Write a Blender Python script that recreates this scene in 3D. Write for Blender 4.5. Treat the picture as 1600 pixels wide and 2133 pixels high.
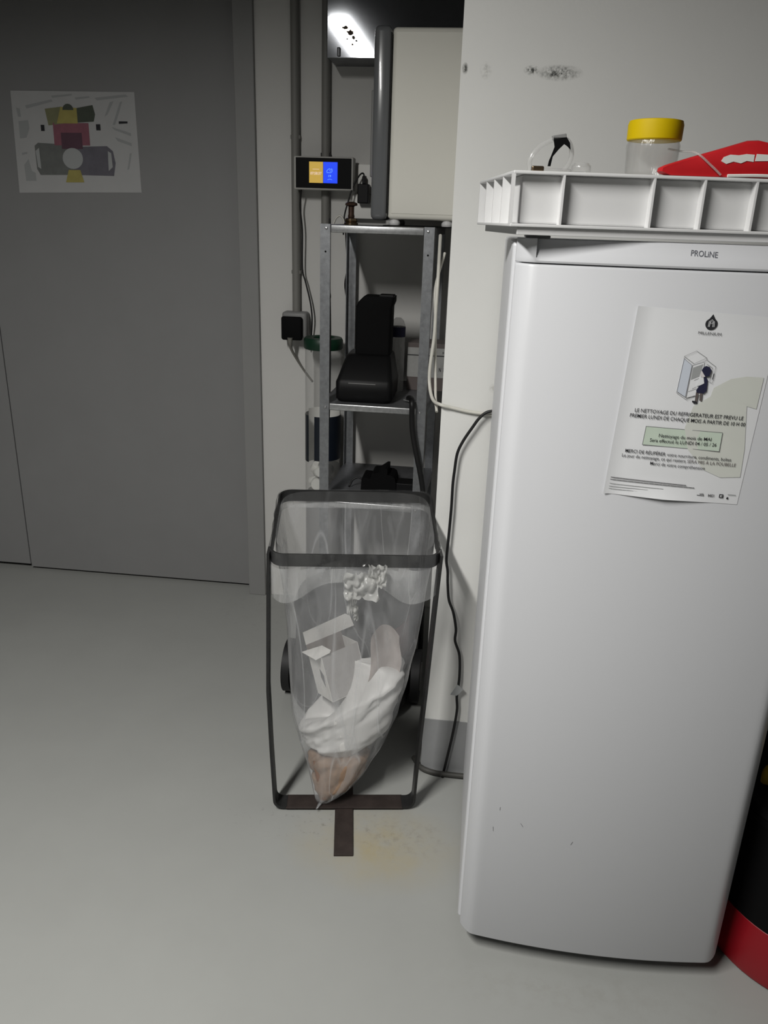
import bpy, bmesh, math, random
from mathutils import Vector, Matrix, noise
for o in list(bpy.data.objects): bpy.data.objects.remove(o)
scene = bpy.context.scene
COL = scene.collection
PI = math.pi
R = math.radians

# ------------------------------------------------------------------ camera
def make_camera():
    pitch, yaw, roll = R(20.2), R(6.2), R(1.9)
    fwd = Vector((-math.sin(yaw)*math.cos(pitch), math.cos(yaw)*math.cos(pitch), -math.sin(pitch)))
    right = Vector((math.cos(yaw), math.sin(yaw), 0))
    up = right.cross(fwd)
    r2 = right*math.cos(roll) + up*math.sin(roll)
    u2 = -right*math.sin(roll) + up*math.cos(roll)
    cd = bpy.data.cameras.new('camera')
    cd.sensor_fit = 'VERTICAL'; cd.sensor_height = 36.0
    cd.lens = 36.0*1660.0/2133.0
    cd.clip_start = 0.02
    cam = bpy.data.objects.new('camera', cd)
    M = Matrix((r2, u2, -fwd)).transposed().to_4x4()
    M.translation = Vector((0, 0, 1.455))
    cam.matrix_world = M
    COL.objects.link(cam)
    scene.camera = cam
make_camera()

# ------------------------------------------------------------------ world, light, exposure
w = bpy.data.worlds.new('world'); scene.world = w; w.use_nodes = True
w.node_tree.nodes['Background'].inputs[0].default_value = (0.9, 0.95, 1.0, 1)
w.node_tree.nodes['Background'].inputs[1].default_value = 0.0
LX, LY, LZ = -0.86, 0.05, 2.45
ld = bpy.data.lights.new('tube_light', 'AREA')
ld.shape = 'RECTANGLE'; ld.size = 0.09; ld.size_y = 1.15
ld.energy = 80
ld.spread = R(166); ld.color = (1.0, 0.985, 0.95)
lo = bpy.data.objects.new('tube_light', ld); COL.objects.link(lo)
lo.location = (LX, LY, LZ - 0.004)
scene.view_settings.view_transform = 'Standard'
scene.view_settings.look = 'None'
scene.view_settings.exposure = 0.0
scene.view_settings.gamma = 1.0
scene.view_settings.use_curve_mapping = False

# ------------------------------------------------------------------ materials
MATS = {}
def srgb(c):
    return tuple(((v/255.0)/12.92 if v/255.0 <= 0.04045 else ((v/255.0+0.055)/1.055)**2.4) for v in c)
def mat(name, rgb, rough=0.5, metal=0.0, var=0.0, scale=20.0, bump=0.0, bscale=200.0, spec=0.5, trans=0.0, ior=1.45, alpha=1.0, emit=None, coat=0.0):
    if name in MATS: return MATS[name]
    m = bpy.data.materials.new(name); m.use_nodes = True
    nt = m.node_tree; b = nt.nodes['Principled BSDF']
    c = srgb(rgb)
    b.inputs['Base Color'].default_value = (*c, 1)
    b.inputs['Roughness'].default_value = rough
    b.inputs['Metallic'].default_value = metal
    b.inputs['Specular IOR Level'].default_value = spec
    b.inputs['Transmission Weight'].default_value = trans
    b.inputs['IOR'].default_value = ior
    b.inputs['Alpha'].default_value = alpha
    b.inputs['Coat Weight'].default_value = coat
    if emit:
        b.inputs['Emission Color'].default_value = (*srgb(rgb), 1)
        b.inputs['Emission Strength'].default_value = emit
    tc = nt.nodes.new('ShaderNodeTexCoord')
    if var > 0:
        n = nt.nodes.new('ShaderNodeTexNoise'); n.inputs['Scale'].default_value = scale
        n.inputs['Detail'].default_value = 5; n.inputs['Roughness'].default_value = 0.62
        nt.links.new(tc.outputs['Object'], n.inputs['Vector'])
        rp = nt.nodes.new('ShaderNodeValToRGB')
        rp.color_ramp.elements[0].position = 0.3; rp.color_ramp.elements[1].position = 0.7
        rp.color_ramp.elements[0].color = (*[v*(1-var) for v in c], 1)
        rp.color_ramp.elements[1].color = (*[min(1, v*(1+var*0.6)) for v in c], 1)
        nt.links.new(n.outputs['Fac'], rp.inputs[0])
        nt.links.new(rp.outputs[0], b.inputs['Base Color'])
    if bump > 0:
        n2 = nt.nodes.new('ShaderNodeTexNoise'); n2.inputs['Scale'].default_value = bscale
        n2.inputs['Detail'].default_value = 4
        nt.links.new(tc.outputs['Object'], n2.inputs['Vector'])
        bp = nt.nodes.new('ShaderNodeBump'); bp.inputs['Strength'].default_value = bump
        bp.inputs['Distance'].default_value = 0.002
        nt.links.new(n2.outputs['Fac'], bp.inputs['Height'])
        nt.links.new(bp.outputs['Normal'], b.inputs['Normal'])
    MATS[name] = m
    return m

def spot_mask(nt, loc, size, nscale, lo_, hi_, power=1.0):
    """noise-broken blotch around a place on a surface (dirt, stains)"""
    tc = nt.nodes.new('ShaderNodeTexCoord')
    mp = nt.nodes.new('ShaderNodeMapping'); mp.vector_type = 'POINT'
    mp.inputs['Scale'].default_value = tuple(1.0/s for s in size)
    mp.inputs['Location'].default_value = tuple(-l/s for l, s in zip(loc, size))
    nt.links.new(tc.outputs['Object'], mp.inputs['Vector'])
    g = nt.nodes.new('ShaderNodeTexGradient'); g.gradient_type = 'SPHERICAL'
    nt.links.new(mp.outputs[0], g.inputs[0])
    n = nt.nodes.new('ShaderNodeTexNoise'); n.inputs['Scale'].default_value = nscale; n.inputs['Detail'].default_value = 6
    n.inputs['Roughness'].default_value = 0.7
    nt.links.new(tc.outputs['Object'], n.inputs['Vector'])
    mr = nt.nodes.new('ShaderNodeMapRange'); mr.inputs['From Min'].default_value = lo_; mr.inputs['From Max'].default_value = hi_
    nt.links.new(n.outputs['Fac'], mr.inputs['Value'])
    mul = nt.nodes.new('ShaderNodeMath'); mul.operation = 'MULTIPLY'
    nt.links.new(g.outputs['Fac'], mul.inputs[0]); nt.links.new(mr.outputs[0], mul.inputs[1])
    m2 = nt.nodes.new('ShaderNodeMath'); m2.operation = 'MULTIPLY'; m2.use_clamp = True
    nt.links.new(mul.outputs[0], m2.inputs[0]); m2.inputs[1].default_value = power
    return m2.outputs[0]

def add_spots(m, spots):
    nt = m.node_tree; b = nt.nodes['Principled BSDF']
    for loc, size, nscale, lo_, hi_, power, rgb in spots:
        fac = spot_mask(nt, loc, size, nscale, lo_, hi_, power)
        mx = nt.nodes.new('ShaderNodeMix'); mx.data_type = 'RGBA'
        src = b.inputs['Base Color']
        if src.is_linked: nt.links.new(src.links[0].from_socket, mx.inputs[6])
        else: mx.inputs[6].default_value = src.default_value
        mx.inputs[7].default_value = (*srgb(rgb), 1)
        nt.links.new(fac, mx.inputs[0])
        nt.links.new(mx.outputs[2], b.inputs['Base Color'])

M_floor = mat('floor_resin', (152, 153, 150), 0.42, var=0.05, scale=2.2, bump=0.03, bscale=60)
add_spots(M_floor, [((-0.16, 1.56, 0), (0.24, 0.17, 0.3), 9, 0.25, 0.75, 1.1, (160, 148, 114)),
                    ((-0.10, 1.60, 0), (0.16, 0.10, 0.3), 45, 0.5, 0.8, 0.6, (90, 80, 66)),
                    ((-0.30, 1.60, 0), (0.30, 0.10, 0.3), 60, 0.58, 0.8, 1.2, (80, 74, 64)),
                    ((-0.62, 2.75, 0), (0.4, 0.3, 0.3), 40, 0.56, 0.8, 0.8, (96, 92, 84)),
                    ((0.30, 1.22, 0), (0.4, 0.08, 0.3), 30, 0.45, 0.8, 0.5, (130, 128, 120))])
M_wall = mat('white_wall', (199, 198, 195), 0.75, var=0.02, scale=3, bump=0.12, bscale=180)
M_pillar = mat('white_pillar', (215, 215, 212), 0.7, var=0.02, scale=3, bump=0.10, bscale=160)
add_spots(M_pillar, [((0.128, 1.87, 1.746), (0.05, 0.1, 0.016), 120, 0.38, 0.62, 1.6, (70, 72, 68)),
                     ((0.072, 1.87, 1.750), (0.018, 0.1, 0.010), 140, 0.4, 0.6, 1.6, (70, 72, 68)),
                     ((-0.065, 1.87, 1.752), (0.007, 0.1, 0.012), 200, 0.3, 0.6, 2.0, (80, 80, 76)),
                     ((-0.022, 1.87, 1.748), (0.014, 0.1, 0.018), 160, 0.42, 0.7, 0.8, (110, 110, 104)),
                     ((0.045, 1.87, 1.09), (0.012, 0.1, 0.012), 160, 0.3, 0.6, 0.8, (150, 148, 140)),
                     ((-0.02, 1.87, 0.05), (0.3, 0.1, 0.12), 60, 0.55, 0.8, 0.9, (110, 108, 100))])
M_skirt = mat('grey_skirting_paint', (146, 147, 148), 0.55, var=0.06, scale=14)
M_door = mat('grey_door_paint', (131, 131, 131), 0.5, var=0.03, scale=5)
M_frame = mat('grey_frame_paint', (135, 135, 134), 0.5, var=0.03, scale=6)
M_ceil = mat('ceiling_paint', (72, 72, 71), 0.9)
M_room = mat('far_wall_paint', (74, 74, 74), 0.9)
M_fridge = mat('fridge_white', (199, 200, 203), 0.36, spec=0.45)
M_fridge_side = mat('fridge_side_white', (206, 207, 210), 0.42, bump=0.05, bscale=500)
M_gasket = mat('gasket_grey', (150, 150, 152), 0.6)
M_tray = mat('white_plastic', (214, 214, 214), 0.42, spec=0.4)
M_black = mat('black_plastic', (12, 12, 13), 0.5, spec=0.25)
M_blackm = mat('black_matte', (8, 8, 9), 0.75, spec=0.15)
M_rubber = mat('black_rubber', (22, 22, 23), 0.6)
M_galv = mat('galvanised_steel', (150, 152, 155), 0.42, 0.85, var=0.22, scale=60, bump=0.03, bscale=300)
M_lip = mat('galvanised_lip', (190, 191, 192), 0.36, 0.9, var=0.22, scale=80, bump=0.05, bscale=400)
M_deck = mat('galvanised_deck', (120, 121, 124), 0.5, 0.7, var=0.15, scale=50)
M_bolt = mat('bolt_steel', (200, 200, 200), 0.3, 1.0)
M_steel = mat('stainless', (128, 130, 134), 0.06, 0.85, var=0.10, scale=9, bump=0.015, bscale=14)
add_spots(M_steel, [((-0.455, 2.73, 1.985), (0.04, 0.2, 0.04), 45, 0.46, 0.62, 2.2, (60, 55, 50)),
                    ((-0.435, 2.73, 1.955), (0.03, 0.2, 0.03), 60, 0.45, 0.6, 2.0, (70, 62, 54))])
M_cream = mat('cream_enamel', (240, 238, 228), 0.45)
M_smoke = mat('smoked_plastic', (112, 114, 116), 0.2, coat=0.3)
M_conduit = mat('grey_conduit', (122, 121, 117), 0.55)
M_greybox = mat('grey_box', (128, 128, 127), 0.5)
M_darkbar = mat('dark_painted_steel', (44, 44, 44), 0.42, 0.3, var=0.25, scale=40, bump=0.06, bscale=250)
M_rustbar = mat('rust_stained_steel', (58, 50, 47), 0.55, 0.3, var=0.35, scale=25, bump=0.08, bscale=250)
M_green = mat('dark_green_plastic', (14, 48, 32), 0.45)
M_navy = mat('navy_label', (15, 22, 33), 0.4)
M_white = mat('white_matte', (225, 225, 220), 0.6)
M_socket = mat('socket_white', (232, 231, 226), 0.5)
M_rust = mat('rusty_brass', (66, 48, 38), 0.5, 0.6, var=0.4, scale=70)
M_brass = mat('dull_brass', (120, 104, 84), 0.3, 0.9, var=0.2, scale=60)
M_red = mat('red_plastic', (132, 8, 22), 0.42)
M_redm = mat('red_fabric', (190, 22, 30), 0.6, var=0.08, scale=30)
M_dred = mat('dark_red_plastic', (92, 18, 18), 0.4)
M_yellow = mat('yellow_lid', (198, 170, 0), 0.6, spec=0.25)
M_yelh = mat('yellow_plastic', (196, 160, 24), 0.5)
M_cabwhite = mat('white_cable', (196, 194, 186), 0.5, var=0.08, scale=60)
M_cabgrey = mat('grey_cable', (120, 118, 112), 0.55)
M_cabblack = mat('black_cable', (16, 16, 17), 0.5)
M_paper = mat('paper_white', (218, 219, 221), 0.7)
M_paperd = mat('paper_poster', (172, 172, 172), 0.55, var=0.03, scale=18)
M_ink = mat('ink_black', (34, 34, 38), 0.7)
M_inkg = mat('ink_grey', (112, 112, 114), 0.7)
M_inkl = mat('ink_light_grey', (150, 152, 152), 0.7)
M_inkn = mat('ink_navy', (30, 30, 56), 0.7)
M_inkb = mat('ink_pale_blue', (194, 200, 210), 0.7)
M_wm = mat('ink_pale_green', (203, 205, 198), 0.7)
M_gbox = mat('ink_green_box', (192, 205, 190), 0.7, var=0.05, scale=30)
M_skin = mat('ink_skin', (206, 200, 200), 0.7)
M_trous = mat('ink_taupe', (92, 84, 82), 0.7)
M_brandink = mat('brand_grey', (92, 94, 100), 0.5)
M_pink = mat('ink_pink', (134, 84, 96), 0.7, var=0.12, scale=30)
M_maroon = mat('ink_maroon', (88, 62, 74), 0.7, var=0.12, scale=30)
M_olive = mat('ink_olive', (120, 120, 90), 0.7, var=0.12, scale=30)
M_pyel = mat('ink_mustard', (158, 148, 84), 0.7, var=0.12, scale=30)
M_dgreen = mat('ink_dark_green', (70, 76, 66), 0.7, var=0.12, scale=30)
M_plan = mat('ink_plan_grey', (104, 106, 104), 0.7, var=0.15, scale=25)
M_plan2 = mat('ink_plan_mauve', (98, 96, 104), 0.7, var=0.15, scale=25)
M_planl = mat('ink_plan_light', (160, 162, 162), 0.7)
M_scrY = mat('screen_amber', (178, 146, 60), 0.4, emit=0.85)
M_scrB = mat('screen_blue', (10, 62, 232), 0.4, emit=0.9)
M_scrW = mat('screen_pale', (206, 184, 168), 0.4, emit=0.9)
M_scrC = mat('screen_cyan', (110, 165, 255), 0.4, emit=0.9)
M_screenblack = mat('screen_black', (5, 5, 6), 0.5, spec=0.12)
M_plasticgrey = mat('display_shell', (176, 175, 170), 0.45)
M_card = mat('carton_white', (226, 224, 220), 0.65, var=0.06, scale=40)
M_cardin = mat('carton_inside', (128, 118, 112), 0.8)
M_cardfront = mat('carton_grey_print', (166, 163, 161), 0.6, var=0.08, scale=50)
M_sack = mat('white_sack', (204, 203, 201), 0.42, var=0.03, scale=20)
M_waste = mat('brown_waste', (140, 116, 96), 0.6, var=0.35, scale=28, bump=0.3, bscale=60)
M_amber = mat('amber_residue', (120, 78, 46), 0.35, var=0.3, scale=40)
M_pinkpaper = mat('pink_white_paper', (224, 216, 212), 0.6, var=0.06, scale=14)
M_lampbody = mat('lamp_housing', (220, 220, 216), 0.5)
M_lampdiff = mat('lamp_diffuser', (255, 252, 244), 0.5, emit=3.0)

def film_material(name, base, wrinkle, tint, gloss, crease=0.0):
    m = bpy.data.materials.new(name); m.use_nodes = True
    nt = m.node_tree; nt.nodes.clear()
    out = nt.nodes.new('ShaderNodeOutputMaterial')
    tr = nt.nodes.new('ShaderNodeBsdfTransparent')
    df = nt.nodes.new('ShaderNodeBsdfDiffuse'); df.inputs[0].default_value = (*srgb(tint), 1)
    tl = nt.nodes.new('ShaderNodeBsdfTranslucent'); tl.inputs[0].default_value = (*srgb(tint), 1)
    gl = nt.nodes.new('ShaderNodeBsdfGlossy'); gl.inputs['Roughness'].default_value = 0.16
    a = nt.nodes.new('ShaderNodeMixShader'); a.inputs[0].default_value = 0.4
    nt.links.new(df.outputs[0], a.inputs[1]); nt.links.new(tl.outputs[0], a.inputs[2])
    tc = nt.nodes.new('ShaderNodeTexCoord')
    mp = nt.nodes.new('ShaderNodeMapping'); mp.inputs['Scale'].default_value = (16, 16, 3.0)
    mp.inputs['Rotation'].default_value = (0.15, 0.3, 0)
    nt.links.new(tc.outputs['Object'], mp.inputs[0])
    n = nt.nodes.new('ShaderNodeTexNoise'); n.inputs['Scale'].default_value = 2.2; n.inputs['Detail'].default_value = 5
    n.inputs['Distortion'].default_value = 0.6
    nt.links.new(mp.outputs[0], n.inputs[0])
    mr = nt.nodes.new('ShaderNodeMapRange'); mr.inputs['From Min'].default_value = 0.45; mr.inputs['From Max'].default_value = 0.75
    mr.inputs['To Min'].default_value = base; mr.inputs['To Max'].default_value = base + wrinkle
    nt.links.new(n.outputs['Fac'], mr.inputs['Value'])
    # thin whitened crease lines
    mp2 = nt.nodes.new('ShaderNodeMapping'); mp2.inputs['Scale'].default_value = (11, 11, 0.9); mp2.inputs['Rotation'].default_value = (0.75, 0.6, 0.2)
    nt.links.new(tc.outputs['Object'], mp2.inputs[0])
    n3 = nt.nodes.new('ShaderNodeTexNoise'); n3.inputs['Scale'].default_value = 1.0; n3.inputs['Detail'].default_value = 0.0
    nt.links.new(mp2.outputs[0], n3.inputs[0])
    sb_ = nt.nodes.new('ShaderNodeMath'); sb_.operation = 'SUBTRACT'; sb_.inputs[1].default_value = 0.5; nt.links.new(n3.outputs['Fac'], sb_.inputs[0])
    ab_ = nt.nodes.new('ShaderNodeMath'); ab_.operation = 'ABSOLUTE'; nt.links.new(sb_.outputs[0], ab_.inputs[0])
    cr_ = nt.nodes.new('ShaderNodeMapRange'); cr_.inputs['From Min'].default_value = 0.0; cr_.inputs['From Max'].default_value = 0.012
    cr_.inputs['To Min'].default_value = crease; cr_.inputs['To Max'].default_value = 0.0; nt.links.new(ab_.outputs[0], cr_.inputs['Value'])
    ad_ = nt.nodes.new('ShaderNodeMath'); ad_.operation = 'ADD'; ad_.use_clamp = True
    nt.links.new(mr.outputs[0], ad_.inputs[0]); nt.links.new(cr_.outputs[0], ad_.inputs[1])
    b = nt.nodes.new('ShaderNodeMixShader')
    nt.links.new(ad_.outputs[0], b.inputs[0])
    nt.links.new(tr.outputs[0], b.inputs[1]); nt.links.new(a.outputs[0], b.inputs[2])
    lw = nt.nodes.new('ShaderNodeLayerWeight'); lw.inputs['Blend'].default_value = 0.5
    pw = nt.nodes.new('ShaderNodeMath'); pw.operation = 'POWER'; pw.inputs[1].default_value = 4.0
    nt.links.new(lw.outputs['Facing'], pw.inputs[0])
    sc_ = nt.nodes.new('ShaderNodeMath'); sc_.operation = 'MULTIPLY_ADD'; sc_.inputs[1].default_value = 0.75; sc_.inputs[2].default_value = 0.035
    nt.links.new(pw.outputs[0], sc_.inputs[0])
    ml = nt.nodes.new('ShaderNodeMath'); ml.operation = 'MULTIPLY'; ml.inputs[1].default_value = gloss; ml.use_clamp = True
    nt.links.new(sc_.outputs[0], ml.inputs[0])
    bp = nt.nodes.new('ShaderNodeBump'); bp.inputs['Strength'].default_value = 0.6; bp.inputs['Distance'].default_value = 0.01
    nt.links.new(n.outputs['Fac'], bp.inputs['Height'])
    nt.links.new(bp.outputs[0], gl.inputs['Normal'])
    c = nt.nodes.new('ShaderNodeMixShader')
    nt.links.new(ml.outputs[0], c.inputs[0]); nt.links.new(b.outputs[0], c.inputs[1]); nt.links.new(gl.outputs[0], c.inputs[2])
    nt.links.new(c.outputs[0], out.inputs[0])
    return m
M_film = film_material('bag_film', 0.21, 0.17, (222, 223, 225), 1.0, 0.25)
M_filmtight = film_material('bag_film_stretched', 0.03, 0.05, (222, 223, 225), 2.0)
M_cuff = film_material('bag_cuff_film', 0.26, 0.34, (222, 223, 223), 1.6, 0.2)
M_knot = film_material('bag_knot_film', 0.5, 0.35, (222, 222, 219), 0.5)
M_tubefilm = film_material('collector_clear', 0.16, 0.06, (210, 210, 208), 0.8)
M_clear = film_material('jar_clear', 0.10, 0.06, (222, 222, 220), 0.8)
M_cleartube = film_material('tubing_clear', 0.28, 0.10, (222, 222, 220), 0.5)

# ------------------------------------------------------------------ mesh helpers
def smooth(o, ang=40):
    me = o.data
    for p in me.polygons: p.use_smooth = True
    if ang < 180:
        try: me.set_sharp_from_angle(angle=R(ang))
        except Exception: pass
    return o
def obj(name, bm, m, parent=None, loc=None, sm=None):
    me = bpy.data.meshes.new(name)
    bmesh.ops.recalc_face_normals(bm, faces=bm.faces)
    bm.to_mesh(me); bm.free()
    me.materials.append(m)
    o = bpy.data.objects.new(name, me); COL.objects.link(o)
    if parent is not None: o.parent = parent
    if loc is not None: o.location = loc
    if sm: smooth(o, sm)
    return o
def thing(name, label, cat, loc=(0, 0, 0), rz=0.0, group=None):
    o = bpy.data.objects.new(name, None); COL.objects.link(o)
    o.empty_display_size = 0.05
    o.location = loc; o.rotation_euler = (0, 0, rz)
    o['label'] = label; o['category'] = cat
    if group: o['group'] = group
    return o
def tag(o, label, cat, group=None):
    o['label'] = label; o['category'] = cat
    if group: o['group'] = group
    return o
def struct(o, label=None, cat=None):
    o['kind'] = 'structure'
    if label: o['label'] = label
    if cat: o['category'] = cat
    return o
def NB(): return bmesh.new()
def box(bm, x0, x1, y0, y1, z0, z1, bev=0.0, seg=2):
    t = bmesh.new()
    bmesh.ops.create_cube(t, size=1.0)
    for v in t.verts:
        v.co = Vector((x0 + (v.co.x+0.5)*(x1-x0), y0 + (v.co.y+0.5)*(y1-y0), z0 + (v.co.z+0.5)*(z1-z0)))
    if bev > 0: bmesh.ops.bevel(t, geom=list(t.edges), offset=bev, segments=seg, profile=0.5, affect='EDGES')
    me = bpy.data.meshes.new('tmp'); t.to_mesh(me); t.free(); bm.from_mesh(me); bpy.data.meshes.remove(me)
    return bm
def B(x0, x1, y0, y1, z0, z1, bev=0.0, seg=2): return box(NB(), x0, x1, y0, y1, z0, z1, bev, seg)
def loft(bm, rings, cap0=True, cap1=True, closed=True):
    vs = [[bm.verts.new(p) for p in r] for r in rings]
    n = len(vs[0])
    for i in range(len(vs)-1):
        for j in range(n if closed else n-1):
            bm.faces.new((vs[i][j], vs[i][(j+1) % n], vs[i+1][(j+1) % n], vs[i+1][j]))
    if cap0: bm.faces.new(list(reversed(vs[0])))
    if cap1: bm.faces.new(vs[-1])
    return bm
def catmull(pts, sub=6):
    P = [Vector(p) for p in pts]
    if len(P) < 3: return P
    out = []
    for i in range(len(P)-1):
        a = P[i-1] if i > 0 else P[i]*2 - P[i+1]
        b, c = P[i], P[i+1]
        d = P[i+2] if i+2 < len(P) else P[i+1]*2 - P[i]
        for k in range(sub):
            t = k/sub
            out.append(0.5*((2*b) + (c-a)*t + (2*a-5*b+4*c-d)*t*t + (3*b-a-3*c+d)*t*t*t))
    out.append(P[-1])
    return out
def tube(bm, pts, r, seg=8, sub=6, flat=1.0):
    P = catmull(pts, sub)
    rad = r if callable(r) else (lambda t: r)
    up = Vector((0, 0, 1)); rings = []
    T0 = (P[1]-P[0]).normalized()
    nrm = T0.orthogonal().normalized()
    for i, p in enumerate(P):
        T = (P[min(i+1, len(P)-1)] - P[max(i-1, 0)]).normalized()
        nrm = (nrm - T*nrm.dot(T)).normalized()
        bn = T.cross(nrm)
        rr = rad(i/(len(P)-1))
        rings.append([p + nrm*(math.cos(2*PI*k/seg)*rr) + bn*(math.sin(2*PI*k/seg)*rr*flat) for k in range(seg)])
    return loft(bm, rings)
def lathe(bm, prof, c=(0, 0), seg=32, cap0=True, cap1=True):
    return loft(bm, [[Vector((c[0]+r*math.cos(2*PI*k/seg), c[1]+r*math.sin(2*PI*k/seg), z)) for k in range(seg)] for r, z in prof], cap0, cap1)
def cyl(bm, a, b, r, seg=16): return tube(bm, [a, b], r, seg)
def prism(bm, poly, f, d):
    """poly: 2d points, f(u,v)->Vector, d: extrusion vector"""
    d = Vector(d)
    return loft(bm, [[f(*p) for p in poly], [f(*p)+d for p in poly]])
def rrect(x0, x1, y0, y1, r, n=5):
    pts = []
    for cx_, cy_, a0 in ((x1-r, y0+r, -90), (x1-r, y1-r, 0), (x0+r, y1-r, 90), (x0+r, y0+r, 180)):
        for k in range(n+1):
            a = R(a0 + 90.0*k/n); pts.append((cx_ + r*math.cos(a), cy_ + r*math.sin(a)))
    return pts
def text_mesh(s, bold=0.0, shear=0.0):
    c = bpy.data.curves.new('t', 'FONT'); c.body = s; c.size = 1.0; c.offset = bold; c.shear = shear
    c.resolution_u = 3
    o = bpy.data.objects.new('t', c); COL.objects.link(o)
    bpy.context.view_layer.update()
    dg = bpy.context.evaluated_depsgraph_get()
    me = bpy.data.meshes.new_from_object(o.evaluated_get(dg))
    bpy.data.objects.remove(o); bpy.data.curves.remove(c)
    return me
def text_on(name, s, a, b, capmax, surf, m, parent, bold=0.0, shear=0.0):
    """lay text on a surface from baseline point a to b (surface coords), surf(u,v)->Vector"""
    me = text_mesh(s, bold, shear)
    xs = [v.co.x for v in me.vertices]
    if not xs: return None
    x0, x1 = min(xs), max(xs)
    A, Bv = Vector(a), Vector(b); L = (Bv-A).length; e = (Bv-A)/L; n = Vector((-e.y, e.x))
    sx = L/(x1-x0); sy = capmax/0.73
    for v in me.vertices:
        q = A + e*((v.co.x-x0)*sx) + n*(v.co.y*sy)
        v.co = surf(q.x, q.y)
    me.materials.append(m)
    o = bpy.data.objects.new(name, me); COL.objects.link(o)
    if parent is not None: o.parent = parent
    return o
def poly_on(name, pts, surf, m, parent):
    bm = NB(); vs = [bm.verts.new(surf(*p)) for p in pts]; bm.faces.new(vs)
    bmesh.ops.triangulate(bm, faces=bm.faces)
    return obj(name, bm, m, parent)
def line_on(bm, pts, wd, surf, closed=False):
    P = [Vector(p) for p in pts]
    if closed: P = P + [P[0]]
    for a, b in zip(P[:-1], P[1:]):
        e = (b-a)
        if e.length < 1e-6: continue
        e = e.normalized(); n = Vector((-e.y, e.x))*(wd/2); a2 = a - e*wd/2; b2 = b + e*wd/2
        bm.faces.new([bm.verts.new(surf(q.x, q.y)) for q in (a2-n, b2-n, b2+n, a2+n)])
    return bm

# ------------------------------------------------------------------ room shell
WY = 2.875   # back wall plane
PX, PY = -0.074, 1.87   # corner of the projecting wall
CZ = 2.6
struct(obj('floor', B(-2.8, 2.4, -3.2, 3.2, -0.06, 0.0), M_floor))
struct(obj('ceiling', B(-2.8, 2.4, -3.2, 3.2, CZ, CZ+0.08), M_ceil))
struct(obj('wall_back', B(-0.785, PX, WY, WY+0.2, 0, CZ), M_wall))
struct(obj('wall_right', B(PX, 2.4, PY, WY+0.2, 0, CZ), M_pillar))
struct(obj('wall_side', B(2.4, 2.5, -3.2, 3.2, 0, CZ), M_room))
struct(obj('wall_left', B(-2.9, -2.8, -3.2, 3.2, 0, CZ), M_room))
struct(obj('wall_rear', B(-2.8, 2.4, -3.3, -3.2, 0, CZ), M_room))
struct(obj('baseboard_right', B(PX-0.001, 2.4, PY-0.003, PY, 0, 0.167), M_skirt))
struct(obj('trim_1', B(-2.8, -0.785, 2.86, 3.06, 2.25, CZ), M_frame))
d1 = thing('door_1', 'plain grey door leaf beside the white wall with conduits', 'door'); struct(d1)
obj('door_leaf', B(-1.826, -0.852, 2.926, 2.966, 0.012, 2.246), M_door, d1)
obj('door_frame', B(-0.852, -0.785, 2.857, 3.0, 0, 2.25, 0.002), M_frame, d1)
d2 = thing('door_2', 'second grey door leaf hanging next to the postered one', 'door'); struct(d2)
obj('door_leaf', B(-2.78, -1.834, 2.932, 2.972, 0.02, 2.246), M_door, d2)
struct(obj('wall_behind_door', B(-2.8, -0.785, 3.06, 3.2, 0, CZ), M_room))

# ceiling lamp (the room's tube light)
lamp = thing('ceiling_batten_lamp', 'long white ceiling batten lamp with a glowing tube', 'lamp', (LX, LY, LZ))
obj('housing', B(-0.06, 0.06, -0.58, 0.58, 0.02, 0.1, 0.006), M_lampbody, lamp)
obj('diffuser', B(-0.045, 0.045, -0.55, 0.55, 0.0, 0.02, 0.004), M_lampdiff, lamp)

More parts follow.
